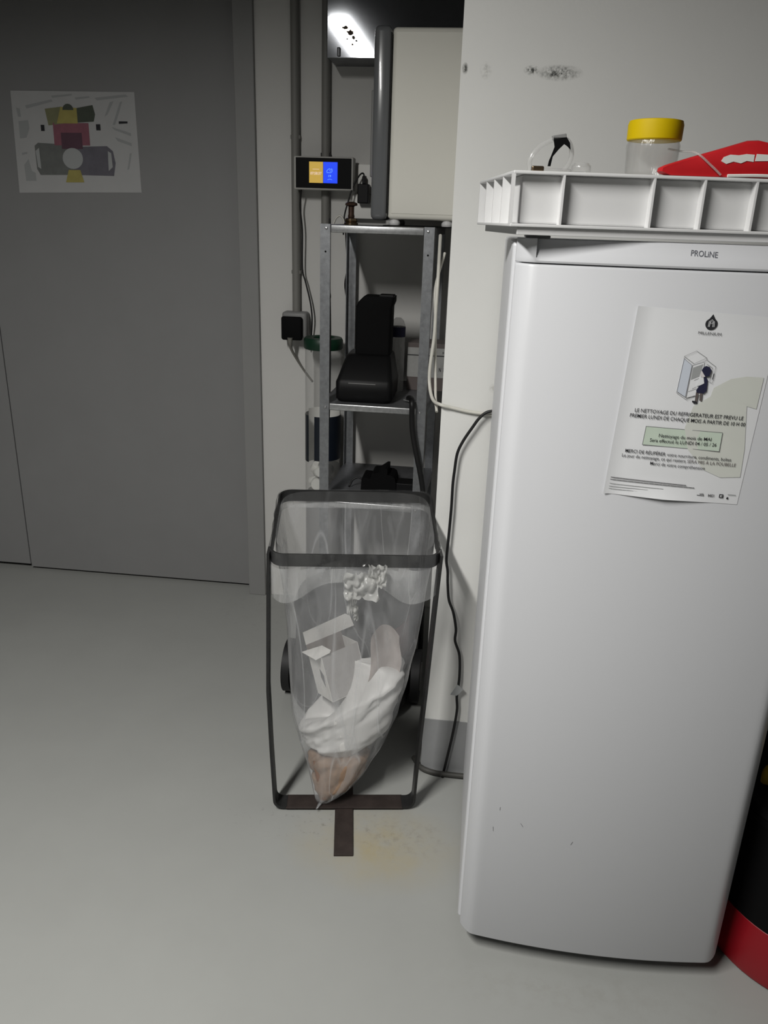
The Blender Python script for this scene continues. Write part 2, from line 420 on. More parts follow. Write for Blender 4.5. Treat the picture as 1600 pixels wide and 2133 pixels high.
# ------------------------------------------------------------------ door poster (floor plan)
DY = 2.926
def dposter():
    t = thing('floor_plan_poster', 'white landscape floor plan poster taped on the grey door', 'poster', (0, 0, 0))
    TL, TR, BR, BL = Vector((-1.672, 1.832)), Vector((-1.224, 1.834)), Vector((-1.222, 1.515)), Vector((-1.682, 1.502))
    def S(u, v, lift=0.0012):
        a = TL.lerp(TR, u); b = BL.lerp(BR, u); q = a.lerp(b, v)
        return Vector((q.x, DY - lift - 0.003*math.sin(PI*u)*0.4, q.y))
    bm = NB(); N = 8
    g = [[bm.verts.new(S(i/N, j/N, 0.0006)) for j in range(N+1)] for i in range(N+1)]
    for i in range(N):
        for j in range(N): bm.faces.new((g[i][j], g[i+1][j], g[i+1][j+1], g[i][j+1]))
    obj('sheet', bm, M_paperd, t)
    def P(name, pts, m, k=0): poly_on(name, pts, lambda u, v: S(u, v, 0.0012+0.0003*k), m, t)
    def rect(u0, u1, v0, v1): return [(u0, v0), (u1, v0), (u1, v1), (u0, v1)]
    P('plan_block', [(0.16, 0.53), (0.19, 0.50), (0.47, 0.52), (0.47, 0.82), (0.19, 0.82), (0.165, 0.76)], M_plan)
    P('plan_block', [(0.47, 0.54), (0.75, 0.53), (0.795, 0.58), (0.81, 0.70), (0.79, 0.83), (0.47, 0.82)], M_plan2)
    P('plan_block', [(0.165, 0.58), (0.195, 0.55), (0.20, 0.76), (0.175, 0.74)], M_planl, 1)
    P('plan_block', [(0.755, 0.58), (0.78, 0.60), (0.785, 0.74), (0.75, 0.78)], M_planl, 1)
    P('plan_wing', rect(0.326, 0.616, 0.305, 0.525), M_pink, 1)
    P('plan_wing', [(0.385, 0.33), (0.55, 0.33), (0.55, 0.40), (0.385, 0.40)], M_pink, 2)
    P('plan_wing', rect(0.385, 0.555, 0.40, 0.56), M_maroon, 2)
    P('plan_wing', [(0.27, 0.17), (0.40, 0.15), (0.42, 0.31), (0.29, 0.33)], M_olive, 1)
    P('plan_wing', [(0.40, 0.15), (0.53, 0.16), (0.53, 0.31), (0.36, 0.31)], M_pyel, 2)
    P('plan_wing', [(0.53, 0.16), (0.66, 0.13), (0.675, 0.22), (0.66, 0.29), (0.53, 0.30)], M_dgreen, 1)
    P('plan_dome', [(0.46+0.045*math.cos(a*PI/8), 0.18-0.06*math.sin(a*PI/8)) for a in range(9)], M_dgreen, 3)
    P('plan_court', [(0.467+0.083*math.cos(2*PI*a/24), 0.655+0.105*math.sin(2*PI*a/24)) for a in range(24)], M_planl, 3)
    P('plan_entrance', [(0.425, 0.77), (0.52, 0.77), (0.545, 0.895), (0.395, 0.895)], M_pyel, 3)
    for pts in ([(0.11, 0.14), (0.33, 0.08), (0.34, 0.10), (0.12, 0.17)], [(0.33, 0.045), (0.5, 0.025), (0.5, 0.04), (0.34, 0.065)],
                [(0.52, 0.06), (0.64, 0.045), (0.64, 0.06), (0.53, 0.08)], [(0.68, 0.06), (0.93, 0.025), (0.95, 0.045), (0.7, 0.085)],
                [(0.80, 0.10), (0.83, 0.09), (0.775, 0.22), (0.75, 0.24)], [(0.88, 0.10), (0.90, 0.09), (0.83, 0.32), (0.81, 0.32)],
                [(0.80, 0.34), (0.95, 0.40), (0.95, 0.43), (0.82, 0.37)], [(0.82, 0.44), (0.95, 0.50), (0.95, 0.53), (0.84, 0.48)],
                [(0.93, 0.60), (0.945, 0.60), (0.915, 0.76), (0.90, 0.77)], [(0.035, 0.16), (0.065, 0.17), (0.07, 0.25), (0.045, 0.25)],
                [(0.045, 0.29), (0.125, 0.28), (0.13, 0.36), (0.10, 0.45), (0.045, 0.46)], [(0.05, 0.60), (0.095, 0.59), (0.095, 0.61), (0.05, 0.62)],
                [(0.06, 0.72), (0.10, 0.66), (0.12, 0.78), (0.15, 0.80), (0.15, 0.88), (0.065, 0.88)]):
        P('grey_note', pts, M_inkl)
    P('legend_mark', rect(0.225, 0.255, 0.325, 0.385), M_ink)
    P('legend_mark', rect(0.675, 0.71, 0.315, 0.375), M_ink)
    P('legend_mark', [(0.86, 0.285), (0.93, 0.285), (0.93, 0.305), (0.86, 0.31)], M_ink)
dposter()

# ------------------------------------------------------------------ refrigerator
FX0, FX1 = 0.050, 0.578
FXC, FHW = 0.5*(FX0+FX1), 0.5*(FX1-FX0)
def doorY(x):
    u = (x-FXC)/FHW
    e = 0.022*max(0.0, (abs(u)-0.90)/0.10)**2
    return 1.270 + 0.020*u*u + e
def build_fridge():
    t = thing('refrigerator', 'white single-door refrigerator with a ribbed tray on top and a notice on its door', 'refrigerator')
    obj('body', B(FX0-0.005, FX1+0.003, 1.338, 1.845, 0.035, 1.428, 0.006), M_fridge_side, t)
    obj('gasket', B(FX0+0.010, FX1-0.010, 1.325, 1.339, 0.06, 1.42), M_gasket, t)
    def slab(z0, z1, recess=None):
        N = 48
        xs = [FX0 + (FX1-FX0)*(0.5-0.5*math.cos(PI*i/N)) for i in range(N+1)]
        rings = []
        zs = [z0, z0+0.0015, z0+0.004, z1-0.004, z1-0.0015, z1]
        ins = [0.004, 0.0012, 0, 0, 0.0012, 0.004]
        for z, k in zip(zs, ins):
            rings.append([Vector((x, doorY(x)+k, z)) for x in xs] + [Vector((FX1, 1.326, z)), Vector((FX0, 1.326, z))])
        bm = NB(); return loft(bm, rings)
    d = obj('door', slab(0.045, 1.3975), M_fridge, t, sm=35)
    # handle strip: solid cap at the left end, scooped grip for the rest
    bm = NB(); N = 60; xs = [FX0 + (FX1-FX0)*(0.5-0.5*math.cos(PI*i/N)) for i in range(N+1)]
    xs = sorted(xs + [0.0790, 0.0810])
    zs = [1.3990, 1.4000, 1.4025, 1.4070, 1.4150, 1.4250, 1.4330, 1.4345]
    rings = []
    for z in zs:
        row = []
        for x in xs:
            k = 0.004 if z in (1.3990, 1.4345) else (0.001 if z in (1.4000, 1.4330) else 0)
            s = 0.0
            if x > 0.0795: s = 0.017*max(0, min(1, (z-1.4050)/0.022))
            row.append(Vector((x, doorY(x)+k+s, z)))
        rings.append(row + [Vector((FX1, 1.326, z)), Vector((FX0, 1.326, z))])
    h = obj('handle_strip', loft(bm, rings), M_fridge, t, sm=30)
    obj('hinge_cap', B(FX0+0.012, FX0+0.05, 1.31, 1.36, 1.4345, 1.4385, 0.0015), M_fridge, t)
    text_on('brand_lettering', 'PROLiNE', (0.3035, 1.4178), (0.3425, 1.4160), 0.0085,
            lambda x, z: Vector((x, doorY(x)+0.017*max(0, min(1, (z-1.4050)/0.022))-0.0006, z)), M_brandink, t, bold=0.012, shear=0.12)
    for fx in (FX0+0.05, FX1-0.03):
        bm = NB(); lathe(bm, [(0.014, 0.0), (0.017, 0.004), (0.017, 0.016), (0.010, 0.020), (0.010, 0.036)], (fx, 1.36), 16)
        obj('foot', bm, M_fridge if fx > 0.3 else M_black, t, sm=40)
    for fx in (FX0+0.05, FX1-0.05):
        bm = NB(); lathe(bm, [(0.016, 0.0), (0.016, 0.036)], (fx, 1.80), 12)
        obj('foot', bm, M_black, t)
    # scuffs on the door
    for pts in ([(0.150, 0.355), (0.155, 0.348)], [(0.098, 0.335), (0.099, 0.325)], [(0.252, 0.33), (0.249, 0.323)], [(0.108, 0.385), (0.108, 0.378)]):
        obj('scuff', line_on(NB(), pts, 0.0009, lambda x, z: Vector((x, doorY(x)-0.0004, z))), M_inkg, t)
    return t
build_fridge()

# notice on the fridge
def notice():
    t = thing('cleaning_notice', 'white paper notice in French about fridge cleaning on the refrigerator door', 'notice')
    TL, TR, BR, BL = Vector((0.236, 1.344)), Vector((0.4465, 1.3345)), Vector((0.4346, 1.0395)), Vector((0.2215, 1.0449))
    def S(lift): return lambda x, z: Vector((x, doorY(x)-lift, z))
    bm = NB(); N = 16; th = []
    g = []
    for i in range(N+1):
        row = []
        for j in range(N+1):
            u, v = i/N, j/N
            q = TL.lerp(TR, u).lerp(BL.lerp(BR, u), v)
            curl = 0.0006 + 0.006*max(0, v-0.94)/0.06*max(0, 1-abs(u-0.45)/0.35) + 0.003*max(0, 0.06-u)/0.06 + 0.0015*max(0, 0.018-v)/0.018*(0.4+0.6*u)
            row.append(bm.verts.new(Vector((q.x, doorY(q.x)-curl, q.y))))
        g.append(row)
    for i in range(N):
        for j in range(N): bm.faces.new((g[i][j], g[i+1][j], g[i+1][j+1], g[i][j+1]))
    obj('sheet', bm, M_paper, t, sm=180)
    wm1 = [(0.3658, 1.2265), (0.389, 1.2412), (0.4121, 1.246), (0.4376, 1.2454), (0.4355, 1.1966), (0.4197, 1.2042), (0.3934, 1.2163), (0.3633, 1.2129)]
    wm2 = [(0.3633, 1.2129), (0.3934, 1.2163), (0.4203, 1.2008), (0.3921, 1.1579), (0.4294, 1.1321), (0.4311, 1.0858), (0.3999, 1.0836), (0.373, 1.0945), (0.3427, 1.1266), (0.3323, 1.1612), (0.3399, 1.1962)]
    poly_on('watermark', wm1, S(0.0014), M_wm, t); poly_on('watermark', wm2, S(0.0014), M_wm, t)
    bx = [(0.2735, 1.1606), (0.391, 1.1569), (0.3909, 1.1265), (0.2718, 1.1306)]
    poly_on('date_box', bx, S(0.0018), M_gbox, t)
    obj('date_box_outline', line_on(NB(), bx, 0.0007, S(0.0021), True), M_inkg, t)
    T = [('LE NETTOYAGE DU REFRIGERATEUR EST PREVU LE', 0.2529, 1.1829, 0.4182, 1.1785, 0.0060, 0.006, M_ink),
         ('PREMIER LUNDI DE CHAQUE MOIS A PARTIR DE 10 H 00', 0.2465, 1.1743, 0.4228, 1.1688, 0.0060, 0.006, M_ink),
         ('Nettoyage du mois de MAI', 0.2949, 1.1448, 0.3758, 1.1428, 0.0056, 0.003, M_ink),
         ('Sera effectu\u00e9 le LUNDI 04 / 05 / 26', 0.2822, 1.1366, 0.385, 1.1342, 0.0056, 0.003, M_ink),
         ('MERCI DE R\u00c9UP\u00c9RER', 0.2470, 1.1168, 0.3095, 1.1148, 0.0056, 0.006, M_ink),
         ('votre nourriture, condiments, bo\u00eetes', 0.3120, 1.1147, 0.4117, 1.1115, 0.0054, 0.002, M_ink),
         ('Le jour du nettoyage, ce qui restera', 0.2429, 1.109, 0.3420, 1.1057, 0.0054, 0.002, M_ink),
         ('SERA MIS \u00c0 LA POUBELLE', 0.3445, 1.1056, 0.4203, 1.1031, 0.0054, 0.0, M_trous),
         ('Merci de votre compr\u00e9hension', 0.2881, 1.0987, 0.3733, 1.0954, 0.0054, 0.002, M_ink),
         ('MILLENIUM', 0.3291, 1.3069, 0.3628, 1.3056, 0.0042, 0.0, M_ink)]
    for s, x0, z0, x1, z1, cap, bold, m in T:
        text_on('printed_text', s, (x0, z0), (x1, z1), cap, S(0.0024), m, t, bold=bold)
    # drop logo
    c = Vector((0.3462, 1.3222)); r = 0.0088
    drop = [(c.x + r*math.cos(R(a)), c.y + r*math.sin(R(a))) for a in range(150, 391, 12)]
    drop += [(0.3505, 1.3300), (0.3467, 1.3365), (0.3425, 1.3300)]
    lg = poly_on('drop_logo', drop, S(0.0018), M_ink, t)
    bm = NB()
    for dx in (-0.0042, -0.0024, 0.0024, 0.0042):
        line_on(bm, [(c.x+dx, c.y-0.004), (c.x+dx*0.9, c.y+0.003-abs(dx)*0.1)], 0.0007, S(0.0023))
    line_on(bm, [(c.x-0.004, c.y+0.003), (c.x, c.y+0.0062), (c.x+0.004, c.y+0.003)], 0.0006, S(0.0023))
    line_on(bm, [(c.x+0.0016*math.cos(a*PI/6), c.y+0.002+0.0016*math.sin(a*PI/6)) for a in range(13)], 0.0005, S(0.0023))
    obj('arch_mark', bm, M_paper, lg)
    # drawing: an open fridge and a person in front of it
    poly_on('drawn_fridge_side', [(0.3146, 1.2693), (0.3277, 1.2598), (0.3256, 1.2102), (0.3115, 1.2183)], S(0.0018), M_inkb, t)
    poly_on('drawn_fridge_inside', [(0.3288, 1.2592), (0.3453, 1.2658), (0.3473, 1.2147), (0.3269, 1.2088)], S(0.0018), M_paper, t)
    poly_on('drawn_fridge_shelf', [(0.3300, 1.2560), (0.3440, 1.2620), (0.3413, 1.2431), (0.3295, 1.2373)], S(0.0021), M_inkl, t)
    bm = NB()
    for pl, cl in (([(0.3144, 1.2725), (0.3312, 1.2816), (0.3478, 1.2717), (0.3305, 1.2621)], True),
                   ([(0.3144, 1.2725), (0.3146, 1.2693), (0.3115, 1.2183), (0.3111, 1.2164), (0.328, 1.2062), (0.3397, 1.2136)], False),
                   ([(0.3115, 1.2183), (0.3256, 1.2102), (0.3277, 1.2598), (0.3146, 1.2693)], False),
                   ([(0.3256, 1.2102), (0.3269, 1.2088), (0.3397, 1.2136)], False), ([(0.3288, 1.2592), (0.3269, 1.2088)], False),
                   ([(0.3478, 1.2717), (0.3477, 1.2681), (0.3453, 1.2658), (0.3301, 1.2599), (0.3277, 1.2598)], False),
                   ([(0.3483, 1.2688), (0.3632, 1.2591), (0.3618, 1.234), (0.3574, 1.2352), (0.3586, 1.2571), (0.3494, 1.2624)], False),
                   ([(0.3338, 1.2236), (0.339, 1.2268)], False), ([(0.3345, 1.2369), (0.341, 1.2402)], False), ([(0.3285, 1.2190), (0.3400, 1.2240)], False)):
        line_on(bm, pl, 0.00045, S(0.0024), cl)
    obj('drawn_outline', bm, M_inkg, t)
    obj('drawn_door_handle', line_on(NB(), [(0.3622, 1.2480), (0.3616, 1.2400)], 0.0013, S(0.0026)), M_ink, t)
    for nm, pts, m, k in (('drawn_leg', [(0.3402, 1.2188), (0.3446, 1.2183), (0.3443, 1.2027), (0.3406, 1.2032)], M_trous, 0),
                          ('drawn_leg', [(0.346, 1.2184), (0.3503, 1.2179), (0.351, 1.2053), (0.3473, 1.2058)], M_trous, 0),
                          ('drawn_shoe', [(0.3366, 1.2055), (0.3410, 1.2050), (0.3445, 1.2035), (0.3443, 1.2012), (0.3394, 1.2014), (0.3366, 1.2030)], M_ink, 1),
                          ('drawn_coat', [(0.3435, 1.2293), (0.3445, 1.2400), (0.3512, 1.2429), (0.3545, 1.2380), (0.3555, 1.2211), (0.3519, 1.2172), (0.3411, 1.2181), (0.3398, 1.2217)], M_inkn, 1),
                          ('drawn_shirt', [(0.3436, 1.2410), (0.3475, 1.2425), (0.3500, 1.2330), (0.3435, 1.2293), (0.3387, 1.2283), (0.3433, 1.2352)], M_paper, 2),
                          ('drawn_face', [(0.3427, 1.2519), (0.3468, 1.2521), (0.3473, 1.2471), (0.3497, 1.2435), (0.3457, 1.2419), (0.3421, 1.2446)], M_skin, 3),
                          ('drawn_hair', [(0.3427, 1.2530), (0.3452, 1.2578), (0.3484, 1.2598), (0.3542, 1.2583), (0.3572, 1.2534), (0.3558, 1.2446), (0.3497, 1.2435), (0.347, 1.247), (0.3468, 1.2521)], M_inkn, 4)):
        poly_on(nm, pts, S(0.0026+0.0003*k), m, t)
    # fine print: too small to read, kept as thin broken grey rules
    rnd = random.Random(4)
    for (a, b) in (((0.2292, 1.0733), (0.3486, 1.0677)), ((0.2288, 1.0696), (0.3619, 1.0642)), ((0.2288, 1.0626), (0.3143, 1.0590)), ((0.2285, 1.0579), (0.2941, 1.0555)), ((0.2290, 1.0539), (0.3294, 1.0493))):
        bm = NB(); A, Bv = Vector(a), Vector(b); s = 0.0
        while s < 1:
            e = min(1, s + rnd.uniform(0.02, 0.07)); p, q = A.lerp(Bv, s), A.lerp(Bv, e)
            line_on(bm, [p, q], 0.0013 if a[1] > 1.068 else 0.0009, S(0.0020)); s = e + 0.012
        obj('fine_print', bm, M_inkl if a[1] < 1.068 else M_inkg, t)
    obj('small_logo', line_on(NB(), [(0.3690, 1.0525), (0.3790, 1.0520), (0.3780, 1.0550), (0.3730, 1.0545)], 0.0012, S(0.0020)), M_inkg, t)
    text_on('small_logo', 'MEI', (0.3860, 1.0510), (0.3955, 1.0507), 0.0045, S(0.0020), M_inkg, t, bold=0.01)
    poly_on('small_logo', [(0.4035, 1.0560), (0.4100, 1.0558), (0.4100, 1.0498), (0.4035, 1.0500)], S(0.0020), M_ink, t)
    text_on('small_logo', 'E', (0.4050, 1.0513), (0.4085, 1.0512), 0.0034, S(0.0024), M_paper, t, bold=0.02)
    obj('small_logo', line_on(NB(), [(0.4170, 1.0560), (0.4290, 1.0556)], 0.0010, S(0.0020)), M_inkl, t)
    poly_on('small_logo', [(0.4160, 1.0515), (0.4188, 1.0513), (0.4182, 1.0482), (0.4152, 1.0484)], S(0.0020), M_ink, t)
notice()

# ------------------------------------------------------------------ ribbed tray on the fridge
def tray():
    t = thing('ribbed_tray', 'upturned white plastic tray with ribbed sides on top of the refrigerator', 'tray', (0.035, 1.25, 0), R(8))
    Lx, Ly, z0, z1 = 0.60, 0.37, 1.450, 1.526
    dp = 0.016
    obj('deck', B(0, Lx, 0, Ly, z1-0.0045, z1, 0.0012), M_tray, t)
    obj('bottom_flange', B(0, Lx, 0, Ly, z0, z0+0.0045, 0.0012), M_tray, t)
    obj('core', B(dp, Lx-dp, dp, Ly-dp, z0+0.0045, z1-0.0045, 0.003), M_tray, t)
    obj('base_rim', B(0.012, Lx-0.012, 0.006, Ly-0.03, 1.4390, z0, 0.001), M_tray, t)
    rib = B(-0.0016, 0.0016, 0, dp+0.002, z0+0.003, z1-0.003)
    first = None
    for x in (0.0016, 0.0735, 0.205, 0.279, 0.355, 0.43, 0.505, Lx-0.0016):
        if first is None: first = obj('rib', rib, M_tray, t); o = first
        else:
            o = first.copy(); COL.objects.link(o); o.parent = t
        o.location = (x, 0.0005, 0)
    for y in (0.10, 0.19, 0.28, Ly-0.0016):
        o = first.copy(); COL.objects.link(o); o.parent = t
        o.rotation_euler = (0, 0, -PI/2); o.location = (0.0005, y, 0)
    return t
tray()
TH = R(8); EX = Vector((math.cos(TH), math.sin(TH), 0)); EY = Vector((-math.sin(TH), math.cos(TH), 0)); TZ = 1.5262
def TP(u, d, z): return Vector((0.035, 1.25, 0)) + EX*u + EY*d + Vector((0, 0, z))

# jar with yellow lid
j = thing('clear_jar', 'clear plastic jar with a wide yellow screw lid on the tray', 'jar', (0.2420, 1.355, TZ))
bm = NB(); lathe(bm, [(0.030, 0.0), (0.0345, 0.0015), (0.0365, 0.006), (0.0385, 0.030), (0.0392, 0.044), (0.037, 0.050), (0.036, 0.056), (0.0350, 0.056), (0.0358, 0.050), (0.0378, 0.043), (0.0372, 0.030), (0.0352, 0.006), (0.030, 0.003)], (0, 0), 40)
obj('glass_body', bm, M_clear, j, sm=40)
bm = NB(); lathe(bm, [(0.0385, 0.0505), (0.0398, 0.052), (0.0402, 0.072), (0.0385, 0.0775), (0.034, 0.0785), (0.030, 0.078)], (0, 0), 48)
obj('lid', bm, M_yellow, j, sm=35)
# red pouch
def pouch():
    t = thing('red_pouch', 'flat red pouch with a white print lying beside the yellow-lidded jar', 'pouch', TP(0, 0, 0), R(8))
    prof = [(0.228, 1.5268), (0.214, 1.532), (0.2145, 1.537), (0.222, 1.5405), (0.258, 1.552), (0.300, 1.5645), (0.336, 1.5755), (0.352, 1.5765), (0.42, 1.565), (0.48, 1.545), (0.50, 1.5268)]
    rings = []
    for d, s in ((0.006, 0.93), (0.008, 0.98), (0.012, 1.0), (0.018, 1.02), (0.028, 0.95), (0.033, 0.6)):
        rings.append([Vector((0.35+(u-0.35)*(0.9+0.1*s), d, 1.5268+(z-1.5268)*s)) for u, z in prof])
    o = obj('pouch_body', loft(NB(), rings), M_redm, t, sm=60)
    def S(u, z): return Vector((u, 0.0352-0.0*z, z))
    for pts in ([(0.298, 1.5475), (0.306, 1.5440), (0.316, 1.5475), (0.327, 1.5455), (0.335, 1.5490), (0.345, 1.5480), (0.345, 1.5575), (0.333, 1.5580), (0.322, 1.5560), (0.310, 1.5565), (0.301, 1.5530)],
                [(0.347, 1.5490), (0.372, 1.5500), (0.374, 1.5580), (0.348, 1.5585)]):
        bm = NB(); prism(bm, pts, lambda u, z: Vector((u, 0.0052, z)), (0, 0.0009, 0)); obj('white_print', bm, M_white, t)
    bm = NB(); tube(bm, [(0.31, 0.004, 1.5285), (0.36, 0.002, 1.530), (0.41, 0.004, 1.5285)], 0.0022, 6); obj('white_zip', bm, M_white, t)
pouch()
# thin clear strap
bm = NB(); tube(bm, [TP(0.252, 0.10, 1.5690), TP(0.258, 0.06, 1.563), TP(0.262, 0.010, 1.5575), TP(0.284, 0.0005, 1.540), TP(0.298, -0.0005, 1.5290)], 0.0016, 6)
tag(obj('clear_strap', bm, M_cleartube, sm=60), 'thin clear strap slanting from the jar across the red pouch', 'strap')
# looped clear tube with black tie
g = thing('clear_tube_loop', 'looped clear plastic tubing with a black tie on the tray', 'tubing', (0, 0, 0))
bm = NB(); tube(bm, [TP(0.028, 0.03, 1.5285), TP(0.0265, 0.03, 1.542), TP(0.037, 0.03, 1.5575), TP(0.052, 0.03, 1.567), TP(0.068, 0.03, 1.5725), TP(0.082, 0.032, 1.567), TP(0.088, 0.035, 1.553), TP(0.086, 0.036, 1.540), TP(0.080, 0.04, 1.5305)], 0.0036, 10)
obj('tube', bm, M_cleartube, g, sm=80)
bm = NB(); box(bm, -0.010, 0.010, -0.004, 0.004, -0.003, 0.003, 0.001)
o = obj('clip', bm, M_greybox, g, loc=TP(0.066, 0.028, 1.5735)); o.rotation_euler = (0, R(-10), R(8))
bm = NB()
prism(bm, [(0.057, 1.572), (0.076, 1.573), (0.0815, 1.566), (0.0835, 1.557), (0.078, 1.5615), (0.0735, 1.5640), (0.066, 1.5565), (0.0585, 1.547), (0.0565, 1.534), (0.0525, 1.534), (0.0535, 1.541), (0.0565, 1.549), (0.0600, 1.560)], lambda u, z: TP(u, 0.024, z), EY*0.0016)
obj('tie', bm, M_blackm, g)
bm = NB(); box(bm, 0, 0.018, -0.005, 0.005, 0, 0.008, 0.002)
o = obj('fitting', bm, M_brass, g, loc=TP(0.030, 0.03, TZ)); o.rotation_euler = (0, 0, R(8))
bm = NB(); lathe(bm, [(0.013, 0.0), (0.0145, 0.002), (0.014, 0.010), (0.010, 0.014), (0.0095, 0.013), (0.0135, 0.009), (0.0125, 0.002)], (0, 0), 20)
o = tag(obj('small_clear_cap', bm, M_clear, loc=TP(0.103, 0.03, TZ), sm=50), 'small clear plastic cap between the tubing and the jar', 'cap')
# flat clear sleeve lying between
bm = NB(); box(bm, 0.0, 0.05, 0, 0.03, 0, 0.007, 0.003)
o = tag(obj('clear_sleeve', bm, M_cleartube, loc=TP(0.045, 0.05, TZ), sm=40), 'flat clear plastic sleeve lying behind the looped tubing', 'sleeve'); o.rotation_euler = (0, 0, R(8))

# red bin on the floor right of the fridge
rb = thing('black_red_bin', 'black floor bin with a flared red base beside the refrigerator', 'bin', (0.802, 1.452, 0))
bm = NB(); lathe(bm, [(0.19, 0.0), (0.212, 0.006), (0.216, 0.02), (0.211, 0.09), (0.205, 0.125), (0.198, 0.13)], (0, 0), 64, True, True)
obj('red_base', bm, M_red, rb, sm=35)
bm = NB(); lathe(bm, [(0.204, 0.126), (0.202, 0.16), (0.198, 0.35), (0.205, 0.352), (0.205, 0.366), (0.19, 0.372)], (0, 0), 64, True, True)
obj('body', bm, M_blackm, rb, sm=35)
bm = NB(); lathe(bm, [(0.203, 0.366), (0.205, 0.372), (0.20, 0.385), (0.12, 0.405), (0.06, 0.41)], (0, 0), 48)
obj('lid', bm, M_black, rb, sm=35)
bm = NB(); tube(bm, [(-0.15, -0.02, 0.39), (-0.14, -0.02, 0.43), (-0.05, -0.02, 0.45), (0.04, -0.02, 0.43), (0.05, -0.02, 0.395)], 0.012, 10); obj('handle', bm, M_yelh, rb, sm=60)

# ------------------------------------------------------------------ bin-bag stand
SO = Vector((-0.261, 1.678, 0)); SA = R(9)
def SL(x, y, z): return SO + Vector((x*math.cos(SA)-y*math.sin(SA), x*math.sin(SA)+y*math.cos(SA), z))
RX0, RX1, RY0, RY1 = -0.180, 0.210, -0.017, 0.277
def rimz(y): return 0.730 + 0.055*(y-RY0)/(RY1-RY0)
def flat_bar(path, wdir, width, thick):
    """sweep a flat bar: wdir = direction of the bar's width"""
    bm = NB(); P = [Vector(p) for p in path]; wv = Vector(wdir).normalized(); rings = []
    for i, p in enumerate(P):
        T = (P[min(i+1, len(P)-1)]-P[max(i-1, 0)]).normalized()
        n = T.cross(wv).normalized()
        rings.append([p+wv*width/2+n*thick/2, p-wv*width/2+n*thick/2, p-wv*width/2-n*thick/2, p+wv*width/2-n*thick/2])
    return loft(bm, rings)
st = thing('bag_stand', 'dark flat-bar steel waste bag stand in front of the metal shelf', 'waste stand', SO, SA)
hoop = rrect(RX0, RX1, RY0, RY1, 0.030, 6)
bm = NB()
def ring_off(off, dz):
    pts = rrect(RX0-off, RX1+off, RY0-off, RY1+off, 0.030+off, 6)
    return [Vector((x, y, rimz(y)+dz)) for x, y in pts]
rr = [ring_off(0.002, 0), ring_off(0.002, -0.030), ring_off(-0.002, -0.030), ring_off(-0.002, 0)]
vs = [[bm.verts.new(p) for p in r] for r in rr]
for i in range(4):
    for k in range(len(vs[0])):
        a, b = vs[i], vs[(i+1) % 4]; n_ = len(a)
        bm.faces.new((a[k], a[(k+1) % n_], b[(k+1) % n_], b[k]))
obj('rim', bm, M_darkbar, st, sm=40)
for s, top, mid in ((-1, -0.185, -0.193), (1, 0.215, 0.198)):
    path = [(s*0.150, 0.012, 0.0085), (s*0.160, 0.012, 0.0085)]
    for k in range(1, 7):
        a = R(-90 + 90*k/6); path.append((s*(0.160+0.022*math.cos(a)), 0.012, 0.0305+0.022*math.sin(a)))
    path += [(s*0.184, 0.012, 0.08), (s*0.188 if s < 0 else 0.188, 0.012, 0.18), (mid, 0.012, 0.36), ((mid+top)/2, 0.010, 0.55), (top, 0.008, 0.728)]
    obj('leg', flat_bar(path, (0, 1, 0), 0.045, 0.0065), M_darkbar, st)
obj('base_bar', B(-0.152, 0.152, -0.0125, 0.0375, 0.006, 0.011, 0.0008), M_rustbar, st)
obj('foot_bar', B(-0.0245, 0.0225, -0.171, 0.30, 0.0, 0.0059, 0.0008), M_rustbar, st)

# ------------------------------------------------------------------ the clear bag
def interp(tab, z):
    if z >= tab[0][0]: return tab[0][1:]
    for a, b in zip(tab[:-1], tab[1:]):
        if a[0] >= z >= b[0]:
            t = (a[0]-z)/(a[0]-b[0]); t = t*t*(3-2*t)*0.5 + t*0.5
            return tuple(x+(y-x)*t for x, y in zip(a[1:], b[1:]))
    return tab[-1][1:]
BT = [(0.700, -0.174, 0.204, -0.012, 0.270), (0.605, -0.156, 0.194, -0.004, 0.255), (0.48, -0.150, 0.180, 0.0, 0.225), (0.36, -0.145, 0.158, 0.0, 0.190),
      (0.25, -0.140, 0.132, 0.0, 0.160), (0.17, -0.121, 0.104, -0.002, 0.130), (0.10, -0.099, 0.062, -0.010, 0.095), (0.055, -0.086, 0.020, -0.014, 0.055),
      (0.028, -0.079, -0.018, -0.012, 0.032), (0.016, -0.072, -0.040, -0.006, 0.012)]
NB_A = 96
def bag_ring(z, wob=1.0):
    x0, x1, y0, y1 = interp(BT, z)
    cx_, cy_, a, b = (x0+x1)/2, (y0+y1)/2, (x1-x0)/2, (y1-y0)/2
    e = 2.0 + 3.5*max(0, min(1, (z-0.12)/0.5))
    out = []
    for k in range(NB_A):
        th = 2*PI*k/NB_A; c, s = math.cos(th), math.sin(th)
        r = (abs(c)**e + abs(s)**e)**(-1/e)
        x, y = cx_+a*r*c, cy_+b*r*s
        n = noise.noise(Vector((c*2.2, s*2.2, z*3.0)))*0.006 + noise.noise(Vector((c*7, s*7, z*5.0+3)))*0.0035
        n += 0.003*math.sin(th*9 + z*6 + 2*noise.noise(Vector((c, s, z*4))))
        f = wob*min(1, max(0.0, (0.70-z)/0.1))*min(1, (z-0.005)/0.08)
        x += c*n*f; y += s*n*f
        out.append((x, y))
    return out
bag = thing('clear_waste_bag', 'clear plastic waste bag hanging from the steel stand, folded over its rim', 'waste bag', SO, SA)
zs = [0.700 - 0.684*i/46 for i in range(47)]
rings = [[Vector((x, y, rimz(RY0)-0.0 + (rimz(y)-rimz(RY0)) + 0.001)) for x, y in bag_ring(0.70)]]
for z in zs:
    sh = max(0, (z-0.55)/0.15)
    rings.append([Vector((x, y, z + (rimz(y)-rimz(RY0))*sh)) for x, y in bag_ring(z)])
